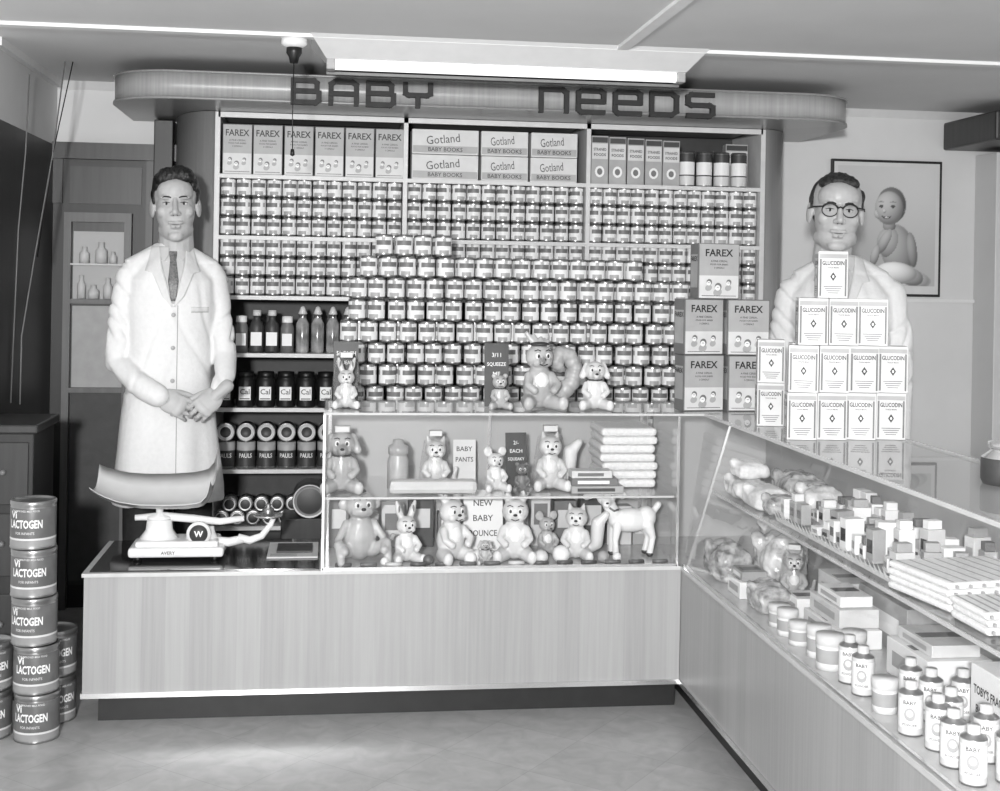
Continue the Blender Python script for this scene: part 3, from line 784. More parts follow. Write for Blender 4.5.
def toy(name, kind, x, y, z, h, rot=0, m=None, bag=False):
    (vs, fs), ex = toy_geo(kind); m = m or M_rub
    b = B(name); zmin = min(v.z for v in vs)
    top = max(v.z for v in vs)-zmin; k = h/top
    Q = T(x, y, z+.0004) @ RZ(rot) @ S(k) @ T(0, 0, -zmin)
    b.add(vs, fs, m, True, Q)
    for e in ex:
        if e[0] == 'e': b.ell(e[1], e[2], e[3], None, 10, 6, Q)
        else: b.tube(e[1], e[2], e[3], 6, Q)
    if bag:
        Q2 = T(x, y, z+.0004) @ RZ(rot)
        bb = [(0,0,0,.20*h+.02,.16*h+.02),(0,0,.02,.26*h+.01,.22*h+.01),(.0,0,.5*h,.28*h,.23*h),(0,0,.9*h,.22*h,.16*h),(0,0,h*1.02,.07*h,.03*h),(0,0,h*1.12,.14*h,.02*h)]
        b.loft(bb, M_bag, 18, Q2)
        b.box(-.12*h, .12*h, -.012, .012, h*1.0, h*1.10, M_offw, .001, Q2)
    return b.finish()
def sign(name, x, y, z, w, h, lines, rot=0, g=None, lean=8, ts=1.0):
    b = B(name); Q = T(x, y, z+.0004) @ RZ(rot) @ RX(-lean)
    b.box(-w/2, w/2, 0, .002, 0, h, g or M_white, 0, Q)
    fg = M_ink if g is not M_dgrey else M_white
    n = len(lines)
    for i, t in enumerate(lines):
        if t: b.text(t, h*.45/n*.75*ts, fg, Q @ T(0, -.0008, h*(.86-(i+.3)*.75/n)) @ FRONT, .01, w*.78*ts)
    b.box(-w*.1, w*.1, .002, h*.28, 0, .002, g or M_white, 0, T(x, y, z+.0004) @ RZ(rot))
    return b.finish()
ZB = .4905
toy('toy_monkey', 'monkey', .107, 4.33, ZB, .235, 12, M_rub2)
toy('toy_rabbit', 'rabbit', .262, 4.31, ZB, .205, 15, M_rub)
toy('toy_rabbit', 'rabbit', .415, 4.32, ZB, .275, 28, M_rub)
toy('toy_rabbit', 'rabbit', .635, 4.32, ZB, .275, -8, M_rub)
toy('toy_mouse', 'mouse', .757, 4.40, ZB, .15, 10, M_rub2)
toy('toy_squirrel', 'squirrel', .850, 4.33, ZB, .19, -14, M_rub)
toy('toy_lamb', 'lamb', 1.045, 4.36, ZB, .255, 6, M_white)
toy('toy_dog', 'dog', .525, 4.26, ZB, .08, 0, M_rub2)
sign('price_card', .545, 4.47, ZB, .14, .21, ['NEW', 'BABY', 'BOUNCE'], ts=.9)
b = B('boxed_goods')
for (x, w, h, mm) in ((.04,.07,.17,M_mgrey),(.14,.08,.12,M_lgrey),(.23,.08,.15,M_offw),(.33,.09,.17,M_dgrey),(.43,.08,.12,M_mgrey),(.68,.07,.15,M_lgrey),(.76,.07,.19,M_offw),(.85,.08,.16,M_mgrey),(.95,.09,.18,M_dgrey),(1.05,.09,.14,M_offw),(1.125,.05,.10,M_lgrey)):
    b.box(x-w/2, x+w/2, 4.54, 4.60, ZB, ZB+h, mm, .002); b.rect(x-w*.35, x+w*.35, ZB+h*.4, ZB+h*.8, 4.5394, M_offw if mm is not M_offw else M_mgrey)
b.finish()
b = B('rubber_balls')
for (x, y, r, mm) in ((.475,4.25,.022,M_white),(.715,4.25,.024,M_offw),(.785,4.26,.030,M_white),(.335,4.25,.018,M_rub3),(.93,4.26,.02,M_lgrey),(.98,4.27,.016,M_white),(.19,4.25,.014,M_white)):
    b.ell((x, y, ZB+r), r, mm)
for k in range(14):
    x = .03+k*.082; b.tube([(x,4.235,ZB+.008),(x+.02,4.225,ZB+.010),(x+.05,4.235,ZB+.008)], .007, R.choice([M_mgrey, M_offw, M_rub3]), 8)
b.finish()
ZS = .7225
toy('wrapped_toy_dog', 'dog', .045, 4.34, ZS, .20, 0, M_rub2, True)
toy('wrapped_toy_cat', 'cat', .365, 4.40, ZS, .18, 0, M_rub, True)
toy('toy_mouse', 'mouse', .565, 4.34, ZS, .15, 10, M_rub)
toy('toy_bear', 'bear', .655, 4.32, ZS, .10, 0, M_mgrey)
toy('wrapped_toy_squirrel', 'squirrel', .76, 4.37, ZS, .20, 0, M_rub, True)
sign('price_card', .650, 4.40, ZS, .075, .19, ['2/-', 'EACH', 'SQUEAKY', '', ''], 5, M_dgrey)
sign('price_card', .48, 4.52, ZS, .08, .15, ['BABY', 'PANTS', ''], 0, M_offw)
b = B('baby_bottle'); b.lathe([(0,0),(.033,0),(.036,.006),(.036,.10),(.030,.118),(.030,.122),(.034,.124),(.034,.15),(.02,.158),(.018,.172),(0,.176)], M_rub2, T(.235,4.36,ZS), 22); b.finish()
b = B('wrapped_blanket'); b.box(.20,.50,4.26,4.315,ZS,ZS+.048,M_offw,.018); b.box(.20,.50,4.258,4.317,ZS,ZS+.050,M_bag,.02); b.finish()
b = B('soap_cartons')
for k in range(3): b.box(.82,1.0-.02*k,4.27,4.34,ZS+k*.026,ZS+k*.026+.025,[M_lgrey,M_mgrey,M_offw][k],.002); b.rect(.84,.97-.02*k,ZS+k*.026+.007,ZS+k*.026+.018,4.2693,[M_dgrey,M_white,M_mgrey][k])
b.finish()
def towels(name, x0, x1, y0, y1, z, n, t, m, stripe=None, M=None):
    b = B(name)
    for k in range(n):
        dx = R.uniform(-.006,.006); zz = z+k*t
        b.box(x0+dx, x1+dx, y0+R.uniform(-.004,.004), y1, zz, zz+t*.98, m, t*.42, M)
        if stripe:
            for q in range(8): 
                xx = x0+dx+(x1-x0)*(q+.5)/8; b.box(xx-.003, xx+.003, y0+.012, y1-.01, zz+t*.97, zz+t*.985, stripe, 0, M)
                b.box(xx-.003, xx+.003, y0-.0045, y0+.004, zz+t*.3, zz+t*.7, stripe, 0, M)
    return b.finish()
towels('folded_nappies', .945, 1.145, 4.38, 4.60, ZS+.0005, 7, .030, M_nappy)
# on top of counter
ZT = 1.0035
toy('wrapped_toy_rabbit', 'rabbit', .055, 4.34, ZT, .17, 0, M_rub, True)
sign('price_card', .055, 4.42, ZT, .085, .22, ['5/- EACH', 'SQUEAKY', 'TOY', '', ''], 0, M_dgrey)
toy('toy_bear', 'bear', .575, 4.33, ZT, .12, 0, M_rub2)
sign('price_card', .575, 4.40, ZT, .085, .22, ['3/11', 'SQUEEZE', 'ME', '', ''], 0, M_dgrey)
toy('toy_bird', 'bird', .71, 4.34, ZT, .265, 10, M_rub2)
toy('toy_dog', 'dog', .905, 4.33, ZT, .165, -5, M_rub)

# ------------------------------------------------------------------ right case contents
ZC = .4905
def talc(b, x, y, z, h=.112, r=.026, m=None):
    Q = T(x, y, z+.0004)
    b.lathe([(0,0),(r,0),(r,.004),(r,h*.15),(r,h*.7),(r,h*.78),(r*.95,h*.80),(r*.5,h*.86),(r*.5,h),(0,h)], [M_tin,M_tin,M_offw,m or M_white,M_offw,M_tin,M_tin,M_offw,M_offw], Q, 20)
    b.disc(0, h*.42, r*.45, h*.13, -r-.0006, M_lgrey, Q @ RZ(-30), 12); b.disc(0, h*.44, r*.28, h*.07, -r-.0009, M_offw, Q @ RZ(-30), 12)
    b.text('BABY', h*.075, M_ink, Q @ RZ(-30) @ T(0, -r-.0008, h*.64) @ FRONT, .01, r*1.1, r)
    b.text('POWDER', h*.05, M_dgrey, Q @ RZ(-30) @ T(0, -r-.0008, h*.22) @ FRONT, .01, r*1.2, r)
def bagblob(b, x, y, z, rx, ry, rz, seed, m=None, lump=.0045):
    p = B('t'); p.box(x-rx, x+rx, y-ry, y+ry, z, z+2*rz, None, min(rx,ry,rz)*.6)
    p.box(x-rx*.5, x+rx*.6, y-ry*.7, y+ry*.8, z+rz*1.2, z+2.3*rz, None, min(rx,ry,rz)*.3)
    p.caps((x-rx*.6,y,z+rz*1.3),(x-rx*.9,y+ry*.4,z+rz*2.0),rx*.2,rx*.3,None)
    vs, fs = remesh(p, .006, 2); N = vnormals(vs, fs)
    for v, n in zip(vs, N):
        f = noise.noise(v*30+Vector((seed,0,0))); g = noise.noise(v*70+Vector((0,seed,0))); v += n*((1-abs(f)*3)*lump+g*lump*.6)
        if v.z < z: v.z = z
    b.add(vs, fs, m or M_crump, True)
b = B('talcum_tins')
for (x, y) in ((1.245,2.33),(1.25,2.42),(1.262,2.51),(1.245,2.60),(1.31,2.55),(1.33,2.44),(1.25,2.86),(1.255,2.95),(1.33,2.68),(1.32,2.76),(1.32,2.33),(1.40,2.67)): talc(b, x, y, ZC)
b.finish()
b = B('cream_jars')
for (x, y, r, h) in ((1.25,2.74,.028,.075),(1.25,3.06,.034,.085),(1.26,3.16,.03,.08),(1.33,3.10,.03,.08),(1.25,3.27,.028,.06),(1.25,3.36,.028,.07),(1.26,3.45,.03,.06)):
    b.lathe([(0,0),(r,0),(r,h*.2),(r,h*.6),(r,h*.7),(r*1.05,h*.72),(r*1.05,h),(0,h)], [M_offw,M_white,M_lgrey,M_white,M_offw,M_offw,M_offw], T(x,y,ZC+.0004), 20)
b.finish()
b = B('gift_cartons')
b.box(1.38,1.56,2.40,2.60,ZC,ZC+.15,M_white,.002); b.text("TOBY'S FRAGRANT", .02, M_ink, T(1.379,2.5,ZC+.10) @ RZ(-90) @ FRONT, .02, .17); b.text('BABY POWDER', .018, M_ink, T(1.379,2.5,ZC+.06) @ RZ(-90) @ FRONT, .02, .15)
for (x0,x1,y0,y1,z0,z1,mm) in ((1.38,1.54,2.80,3.02,0,.09,M_white),(1.40,1.52,2.82,3.0,.091,.12,M_offw),(1.33,1.45,3.20,3.45,0,.05,M_white),(1.34,1.45,3.22,3.43,.051,.10,M_offw),(1.47,1.60,3.1,3.4,0,.13,M_lgrey),(1.33,1.42,3.50,3.60,0,.06,M_white),(1.33,1.5,2.14,2.27,0,.08,M_offw),(1.35,1.44,3.24,3.40,.101,.13,M_white),(1.47,1.58,3.5,3.7,0,.10,M_offw),(1.24,1.34,3.74,3.86,0,.05,M_white),(1.25,1.33,3.75,3.85,.051,.08,M_lgrey)):
    b.box(x0,x1,y0,y1,ZC+z0+.0003,ZC+z1,mm,.002)
    b.rect(-(y1-y0)*.35,(y1-y0)*.35,ZC+z0+(z1-z0)*.3,ZC+z0+(z1-z0)*.7,0,M_lgrey if mm is not M_lgrey else M_white,T(x0-.0008,(y0+y1)/2,0) @ RZ(-90))
    b.box(x0+.01,x1-.01,(y0+y1)/2-.02,(y0+y1)/2+.02,ZC+z1,ZC+z1+.0006,M_mgrey)
b.finish()
b = B('bagged_baby_clothes')
bagblob(b, 1.29, 3.62, ZC+.0005, .05, .07, .035, 1, M_crump2); bagblob(b, 1.43, 3.92, ZC+.0005, .07, .09, .07, 9)
bagblob(b, 1.29, 4.02, ZC+.0005, .06, .09, .05, 13, M_crump2); bagblob(b, 1.51, 4.10, ZC+.0005, .07, .07, .08, 17)
b.finish()
toy('wrapped_toy_cat', 'cat', 1.41, 3.74, ZC, .15, -20, M_rub2, True)
ZU = .7445
b = B('cotton_wool_packs')
for i, (x,y,z,rx,ry,rz,mm) in enumerate(((1.36,4.06,ZU,.055,.075,.03,M_crump),(1.37,3.88,ZU,.06,.075,.028,M_nappy),(1.36,4.02,ZU+.072,.05,.06,.022,M_nappy),(1.51,3.98,ZU,.07,.09,.04,M_crump2),(1.51,3.8,ZU,.06,.06,.035,M_crump),(1.37,3.75,ZU,.05,.04,.025,M_crump2))): bagblob(b, x, y, z+.0005, rx, ry, rz, 20+i*3, mm, .003)
b.finish()
b = B('ointment_cartons')
for k in range(17):
    for x in (1.38, 1.455, 1.53, 1.60):
        y = 3.69-k*.050
        if R.random() < .18 or y < 2.90: continue
        w = R.uniform(.030,.058); h = R.choice([.025,.035,.05,.06,.085])
        z = ZU+.0003; mm = R.choice([M_white,M_white,M_offw,M_lgrey]); Q = T(x, y, 0) @ RZ(R.uniform(-14,14))
        b.box(-w/2, w/2, -R.uniform(.014,.020), .020, z, z+h, mm, .0015, Q)
        b.rect(-.013,.013,z+h*.3,z+h*.7,-w/2-.0008,R.choice([M_dgrey,M_mgrey,M_lgrey]),Q @ RZ(-90))
        if R.random() < .4: b.box(-w*.4, w*.4, -.012, .014, z+h+.0003, z+h+.022, R.choice([M_white,M_lgrey,M_mgrey]), .0015, Q)
b.finish()
b = B('paper_edging')   # zig-zag edging strip
vs = []; fs = []
n = 28
for i in range(n):
    y = 3.66-i*.028
    vs += [(1.322,y,ZU+.001),(1.322,y-.028,ZU+.001),(1.305,y-.014,ZU+.040)]; fs.append((3*i,3*i+1,3*i+2))
b.add(vs, fs, M_white)
b.box(1.322,1.335,3.66-n*.028,3.66,ZU,ZU+.008,M_white,.001)
b.finish()
towels('striped_towels', 1.31, 1.58, 2.62, 2.86, ZU+.0005, 4, .016, M_nappy, M_lgrey, T(1.445,2.74,0) @ RZ(8) @ T(-1.445,-2.74,0))
towels('folded_bibs', 1.32, 1.50, 2.42, 2.58, ZU+.0005, 3, .016, M_nappy, M_lgrey)
b = B('talcum_tins')
for (x, y) in ((1.35,2.35),(1.43,2.34),(1.35,2.24)): talc(b, x, y, ZU, .085, .03)
b.finish()
b = B('glass_jar')
b.lathe([(0,0),(.05,0),(.055,.01),(.055,.06),(.035,.075),(.035,.08),(.04,.082),(.04,.095),(.01,.10),(.012,.115),(0,.12)], [M_dgrey]*3+[M_chrome]*7, T(1.52,2.72,1.0035), 24); b.finish()

# ------------------------------------------------------------------ left cabinet
b = B('wooden_cabinet')
b.box(-1.185, -.985, 4.48, 4.80, .0, .90, M_darker, .004); b.box(-1.188, -.970, 4.46, 4.82, .90, .93, M_dark, .006)
for z in (.15,.42,.66): b.box(-1.16, -1.0, 4.472, 4.48, z, z+.21, M_dark, .003); b.ell((-1.08,4.465,z+.11),(.010,.010,.010),M_mgrey)
b.finish()

# ------------------------------------------------------------------ portrait (photo print painted per vertex)
b = B('baby_portrait')
fx0, fx1, fz0, fz1, fy = 2.31, 2.855, 1.395, 2.035, 5.748
b.box(fx0, fx1, fy-.018, fy, fz0, fz1, M_ink, .002)
b.rect(fx0+.012, fx1-.012, fz0+.012, fz1-.012, fy-.0185, mat('photo_mount', .78, .4, var=.01))
pob = b.finish()
GW, GH = 120, 144
px0, px1, pz0, pz1 = fx0+.03, fx1-.03, fz0+.05, fz1-.03
def sm(a, c, x): 
    t = max(0, min(1, (x-a)/(c-a))); return t*t*(3-2*t)
PE = [ # cx, cz, rx, rz, rot, albedo, depth
 (.03,-.225,.19,.06,0,.92,.0), (.060,-.085,.078,.115,10,.68,.02), (.022,-.055,.060,.070,0,.70,.035), (.125,-.205,.060,.040,-15,.68,.03), (-.02,-.215,.085,.032,12,.70,.05), (-.100,-.235,.032,.024,20,.68,.07),
 (-.002,-.050,.024,.062,-28,.70,.06), (-.045,-.112,.020,.050,-15,.70,.07), (-.062,-.168,.020,.022,0,.70,.09), (.128,-.085,.024,.080,8,.62,.05),
 (.055,-.190,.100,.050,-4,.93,.075), (.020,.020,.030,.030,0,.62,.04),
 (.028,.112,.070,.082,0,.46,.09), (.018,.100,.067,.076,0,.74,.12), (-.026,.074,.026,.025,0,.77,.125), (.046,.072,.028,.026,0,.75,.125), (.084,.092,.011,.017,0,.60,.10), (-.004,.086,.009,.009,0,.80,.15)]
def shade(x, z):
    g = .66+.10*sm(-.25,.25,z)+.02*math.sin(x*9)
    best = -1
    for cx, cz, rx, rz, ro_, al, dp in PE:
        c, s_ = math.cos(math.radians(ro_)), math.sin(math.radians(ro_)); dx, dz = x-cx, z-cz
        u, v = (dx*c+dz*s_)/rx, (-dx*s_+dz*c)/rz; q = u*u+v*v
        if q < 1:
            h = math.sqrt(1-q); d = dp+h*min(rx, rz)*.5
            if d > best:
                best = d; nl = max(0, -.35*u+.40*v+.85*h); e = sm(1, .85, q); g = g*(1-e)*.5+al*(.58+.45*nl)*(1-.5*(1-e))
    for ex, ez in ((-.019,.107), (.036,.107)):
        q = ((x-ex)/.0085)**2+((z-ez)/.006)**2
        if q < 1.4: g = g*.3+.08
        q = ((x-ex)/.015)**2+((z-ez-.020)/.003)**2
        if q < 1: g *= .75
    q = ((x-.006)/.022)**2+((z-.055-((x-.006)/.022)**2*.008)/.0055)**2
    if q < 1: g = .26
    q = ((x-.006)/.013)**2+((z-.0575)/.0022)**2
    if q < 1: g = .80
    return max(.03, min(.95, g))
me = bpy.data.meshes.new('photo_print'); pv = []; pf = []; pc = []
for j in range(GH+1):
    for i in range(GW+1):
        x = px0+(px1-px0)*i/GW; z = pz0+(pz1-pz0)*j/GH; pv.append((x, fy-.0192, z)); pc.append(shade((x-2.575)*.95, (z-1.705)*.95))
for j in range(GH):
    for i in range(GW): k = j*(GW+1)+i; pf.append((k, k+1, k+GW+2, k+GW+1))
o = pob.location.copy(); me.from_pydata([Vector(v)-o for v in pv], [], pf)
ca = me.color_attributes.new('tone', 'FLOAT_COLOR', 'POINT')
for i, g in enumerate(pc): ca.data[i].color = col(g)
mp_ = bpy.data.materials.new('photo_print'); mp_.use_nodes = True
at = mp_.node_tree.nodes.new('ShaderNodeAttribute'); at.attribute_name = 'tone'
mp_.node_tree.links.new(at.outputs['Color'], mp_.node_tree.nodes['Principled BSDF'].inputs['Base Color']); mp_.node_tree.nodes['Principled BSDF'].inputs['Roughness'].default_value = .4
me.materials.append(mp_); po = bpy.data.objects.new('photo_print', me); scene.collection.objects.link(po); po.parent = pob

# ------------------------------------------------------------------ people
def head_geo(w=1.0, jaw=1.0):
    p = B('t'); E = lambda c, r, rot=None: p.ell(c, r, None, rot, 24, 16); C = lambda a, c, r0, r1: p.caps(a, c, r0, r1, None, 16)
    E((0,.02,.035), (.076*w,.095,.085)); E((0,-.02,-.015), (.066*w,.074,.085)); E((0,-.022,-.07), (.054*w*jaw,.060,.045))
    E((0,-.068,-.098), (.026*jaw,.019,.018)); E((0,-.035,.045), (.062*w,.058,.050))
    C((0,-.088,.018), (0,-.110,-.022), .0075, .0115)
    for s in (-1, 1):
        E((s*.037*w,-.060,-.018), (.025,.022,.024)); E((s*.011,-.100,-.027), (.009,.010,.0075)); E((s*.028,-.082,.026), (.024,.009,.0070))
        E((s*.078*w,.012,-.002), (.008,.020,.034), (8,0,s*-22)); E((s*.042*w*jaw,-.01,-.075), (.018,.035,.022))
        E((s*.012,-.087,-.056), (.015,.009,.0055))
    E((0,-.086,-.069), (.019,.010,.0068))
    C((0,.022,-.05), (0,.035,-.20), .058, .064)
    vs, fs = remesh(p, .0028, 4)
    for v in vs:
        for s in (-1, 1):
            d = math.sqrt(((v.x-s*.030)/.017)**2+((v.z-.006)/.010)**2)
            if v.y < -.03: v.y += .0075*math.exp(-d*d)
        d = math.sqrt(((v.x)/.03)**2+((v.z+.0615)/.0022)**2)
        if v.y < -.05 and abs(v.x) < .03: v.y += .0030*math.exp(-d*d)
        for s in (-1, 1):
            d = math.sqrt(((v.x-s*.033)/.006)**2+((v.z+.045)/.018)**2)
            if v.y < -.05: v.y += .002*math.exp(-d*d)
    return vs, fs
def bvh(vs, fs): return BVHTree.FromPolygons([Vector(v) for v in vs], fs)
def ray(bv, x, z, dflt=0):
    h = bv.ray_cast(Vector((x,-1.0,z)), Vector((0,1,0)))
    return h[0].y if h[0] is not None else dflt
def rows_on(b, bv, rows, m, off, M, nx=8, nz=5, th=.003):
    R2 = []
    for i in range(len(rows)-1):
        for k in range(nz):
            f = k/nz; R2.append([rows[i][q]*(1-f)+rows[i+1][q]*f for q in range(3)])
    R2.append(list(rows[-1])); vs = []; fs = []; last = 0
    for (z, a, c) in R2:
        for k in range(nx+1):
            x = a+(c-a)*k/nx; y = ray(bv, x, z, None)
            if y is None: y = last
            last = y; vs.append((x, y-off, z))
    n = nx+1; A = len(vs); vs += [(x, y+off+.004, z) for x, y, z in vs]
    for i in range(len(R2)-1):
        for k in range(nx):
            q = (i*n+k, (i+1)*n+k, (i+1)*n+k+1, i*n+k+1); fs.append(q)
        fs.append((i*n, A+i*n, A+(i+1)*n, (i+1)*n)); fs.append((i*n+nx, (i+1)*n+nx, A+(i+1)*n+nx, A+i*n+nx))
    e = len(R2)-1
    for k in range(nx): fs.append((k, k+1, A+k+1, A+k)); fs.append((e*n+k, A+e*n+k, A+e*n+k+1, e*n+k+1))
    b.add(vs, fs, m, True, M)
def hand_geo(curl=(20,30,20), spread=1.0, side=1, thumb_in=20):
    """wrist at origin, fingers along +X, back of hand +Z, thumb side = +Y*side"""
    p = B('t'); C = lambda a, c, r0, r1: p.caps(a, c, r0, r1, None, 12)
    p.ell((.045,0,0), (.052,.040,.015), None); p.ell((.075,0,.001), (.022,.041,.013), None); C((-.035,0,0), (.02,0,0), .024, .022)
    for i, (y, L, r) in enumerate(((.030,.072,.0085),(.010,.080,.0088),(-.011,.074,.0083),(-.030,.058,.0075))):
        y *= side; a = math.radians((y*side)*130*spread)*side; q = Vector((.082-abs(i-1)*.004, y, .001)); ang = 0
        C((.045, y*.8, 0), q, r*1.15, r*1.1)
        for k, (fr, cu) in enumerate(zip((.45,.32,.25), curl)):
            ang += math.radians(cu); d = Vector((math.cos(ang)*math.cos(a), math.cos(ang)*math.sin(a), -math.sin(ang)))
            q2 = q+d*L*fr; C(q, q2, r*(1.03-.07*k), r*(.96-.07*k)); q = q2
    q = Vector((.018, .026*side, -.004)); t = math.radians(50-thumb_in)
    for k, L in enumerate((.042,.033,.026)):
        d = Vector((math.cos(t), math.sin(t)*side, -.22)).normalized(); q2 = q+d*L; C(q, q2, .0125-.0015*k, .011-.0012*k); q = q2; t -= math.radians(14)
    return remesh(p, .0026, 2)
def frame(o, xdir, zdir, s=1.0):
    x = Vector(xdir).normalized(); z = Vector(zdir); z = (z-x*z.dot(x)).normalized(); y = z.cross(x)
    return Matrix(((x.x*s,y.x*s,z.x*s,o[0]),(x.y*s,y.y*s,z.y*s,o[1]),(x.z*s,y.z*s,z.z*s,o[2]),(0,0,0,1)))

def man(name, pos, rot, headpos, hs, hrot, kind, armL, armR, hands, skin, hair, torso, vneck):
    b = B(name); W = T(*pos) @ RZ(rot)
    p = B('t'); p.loft(torso, None, 32, None, 2.25)
    zs = 1.46
    for s in (-1, 1): p.caps((s*.05,.02,zs+.055), (s*.14,.012,zs-.005), .042, .050, None, 16)
    for arm in (armL, armR):
        for i in range(len(arm)-1): p.caps(arm[i][0], arm[i+1][0], arm[i][1], arm[i+1][1], None, 16)
    vs, fs = remesh(p, .0070, 6); N = vnormals(vs, fs)
    def ridge(f, w=3.0): return math.exp(-(f*w*3)**2)   # narrow crease where noise crosses zero
    for v, n in zip(vs, N):
        arm_w = sm(.145, .165, abs(v.x)) if v.z > 1.0 else 0
        skirt = sm(1.15, .75, v.z) if v.z < 1.15 else 0
        f1 = noise.noise(Vector((v.x*10, v.y*7, v.z*1.6+3)))
        f3 = noise.noise(Vector((v.x*5+v.z*4, v.y*5, v.z*11-abs(v.x)*12+7)))
        f4 = noise.noise(Vector((v.x*6, v.y*4, v.z*5+abs(v.x)*7)))
        dsp = -(.003+.013*skirt)*f1*(1-arm_w)*1.4 + arm_w*(-.0080*ridge(f3)+.003*f4) + (1-arm_w)*(1-skirt)*(-.0050*ridge(f4, 2.2))
        if v.z < 1.49: v += n*dsp
    b.add(vs, fs, M_cloth, True, W); bv = bvh(vs, fs)
    zt, zb = vneck
    rows_on(b, bv, [(zt,-.050,.050),(zt-(zt-zb)*.35,-.042,.042),(zb,-.004,.006)], M_shirt, .002, W)
    rows_on(b, bv, [(zt-.012,-.016,.016),(zt-.045,-.011,.011),(zt-(zt-zb)*.6,-.019,.019),(zb+.01,-.008,.010)], M_tie, .006, W, 6)
    for s in (-1, 1):
        f = lambda z, a, c: (z, min(s*a, s*c), max(s*a, s*c))
        rows_on(b, bv, [f(zt+.006,.012,.050),f(zt-.028,.016,.048),f(zt-.048,.030,.036)], M_shirt, .009, W, 5, 4)
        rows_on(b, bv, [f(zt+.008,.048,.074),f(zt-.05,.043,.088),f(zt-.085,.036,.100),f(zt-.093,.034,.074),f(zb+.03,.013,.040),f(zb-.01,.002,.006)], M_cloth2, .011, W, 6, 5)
    zh = torso[0][2]; seam_shadow = mat('coat_seam_shadow', .56, .9, var=.01)  # darker tone paints the shadow line along front overlap and pocket edge
    rows_on(b, bv, [(zb-.005,.016,.0185),(zh+.02,.016,.0185)], seam_shadow, .0012, W, 2, 30)
    for k in range(4):
        z = zb-.04-k*.12
        if z > zh+.05: b.ell((.002, ray(bv,.002,z)-.003, z), (.008,.003,.008), M_lgrey, None, 12, 6, W)
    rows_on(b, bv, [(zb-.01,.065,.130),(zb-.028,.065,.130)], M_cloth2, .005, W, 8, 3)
    rows_on(b, bv, [(zb-.0285,.065,.130),(zb-.0305,.065,.130)], seam_shadow, .003, W, 8, 2)
    # trousers + shoes
    q = B('t')
    for s in (-1, 1): q.caps((s*.085,.01,.80), (s*.095,.01,.46), .082, .068, None, 16); q.caps((s*.095,.01,.46), (s*.10,.02,.10), .066, .058, None, 16)
    q.ell((0,.01,.85), (.14,.10,.12), None); tv, tf = remesh(q, .011, 3); b.add(tv, tf, M_trous, True, W)
    for s in (-1, 1):
        q = B('t'); q.caps((s*.10,.03,.045), (s*.115,-.14,.036), .042, .034, None, 14); q.caps((s*.10,.02,.05), (s*.10,.02,.11), .04, .04, None, 14)
        sv, sf = remesh(q, .007, 2)
        for v in sv: v.z = max(v.z, .001)
        b.add(sv, sf, M_shoe, True, W)
    # head
    H = W @ T(*headpos) @ RZ(hrot[0]) @ RX(hrot[1]) @ RY(hrot[2]) @ S3(hs*.94, hs, hs)
    hv, hf = head_geo(*((1.0, 1.0) if kind == 1 else (1.05, 1.12))); b.add(hv, hf, skin, True, H); hb = bvh(hv, hf)
    ey = .006
    for s in (-1, 1):
        yy = ray(hb, s*.030, ey)
        b.ell((s*.030, yy+.0035, ey), (.0125,.007,.0052), M_eye, None, 14, 8, H); b.ell((s*.029, yy-.0012, ey), (.0044,.0034,.0048), M_ink, None, 12, 8, H)
        b.tube([(s*.030+dx, ray(hb, s*.030+dx, ey+.004)-.0030, ey+.0058-abs(dx)*.20) for dx in (-.013,-.007,0,.007,.013)], [.0006,.0011,.0012,.0011,.0006], M_hair, 6, H)
        bw = [(s*.013,.0245),(s*.024,.0270),(s*.036,.0272),(s*.048,.0225)]
        b.tube([(x, ray(hb, x, z+.001)+.0004, z+.001) for x, z in bw], [.0020,.0031,.0027,.0012], hair, 6, H)
        b.ell((s*.0065,-.1080,-.0330), (.0024,.004,.0014), M_dgrey, None, 8, 6, H)
    ml = [(-.025,-.0585),(-.012,-.0608),(0,-.0620),(.012,-.0608),(.025,-.0585)]
    b.tube([(x, ray(hb, x, z)-.0002, z) for x, z in ml], [.0007,.0012,.0013,.0012,.0007], mat('mouth_line', .27, .5), 6, H)
    ll = [(-.016,-.0680),(0,-.0700),(.016,-.0680)]
    b.tube([(x, ray(hb, x, z)+.0022, z) for x, z in ll], [.002,.0038,.002], M_lip, 8, H)
    # hair
    q = B('t')
    if kind == 1:
        q.ell((0,.040,.052), (.080,.086,.080), None, None, 24, 14); q.ell((-.020,-.034,.098), (.050,.040,.030), None, (14,-14,0), 20, 12)
        q.ell((.026,-.034,.103), (.044,.040,.030), None, (10,14,0), 20, 12); q.ell((-.056,-.006,.072), (.022,.040,.030), None, None, 16, 10); q.ell((.060,-.006,.072), (.019,.038,.030), None, None, 16, 10)
        for s in (-1, 1): q.ell((s*.070,.012,.042), (.013,.028,.036), None, None, 16, 10); q.ell((s*.071,-.008,.024), (.007,.008,.020), None, None, 12, 8)
        q.ell((0,.07,.0), (.066,.05,.07), None)
    else:
        q.ell((0,.042,.044), (.081,.088,.080), None, None, 24, 14); q.ell((-.004,-.008,.090), (.058,.054,.031), None, (0,-4,0), 20, 12)
        q.ell((.024,-.034,.090), (.038,.030,.022), None, (0,12,0), 16, 10); q.ell((-.036,-.020,.084), (.028,.034,.022), None, None, 16, 10)
        for s in (-1, 1): q.ell((s*.076,.016,.036), (.010,.028,.036), None, None, 16, 10)
        q.ell((0,.07,.0), (.068,.05,.07), None)
    gv, gf = remesh(q, .0034, 2); GN = vnormals(gv, gf)
    for v, n in zip(gv, GN):
        v += n*(.0034*noise.noise(Vector((v.x*110, v.y*22, v.z*50)))+.0036*noise.noise(Vector((v.x*40+v.y*30, v.y*20, v.z*30))))
    b.add(gv, gf, hair, True, H)
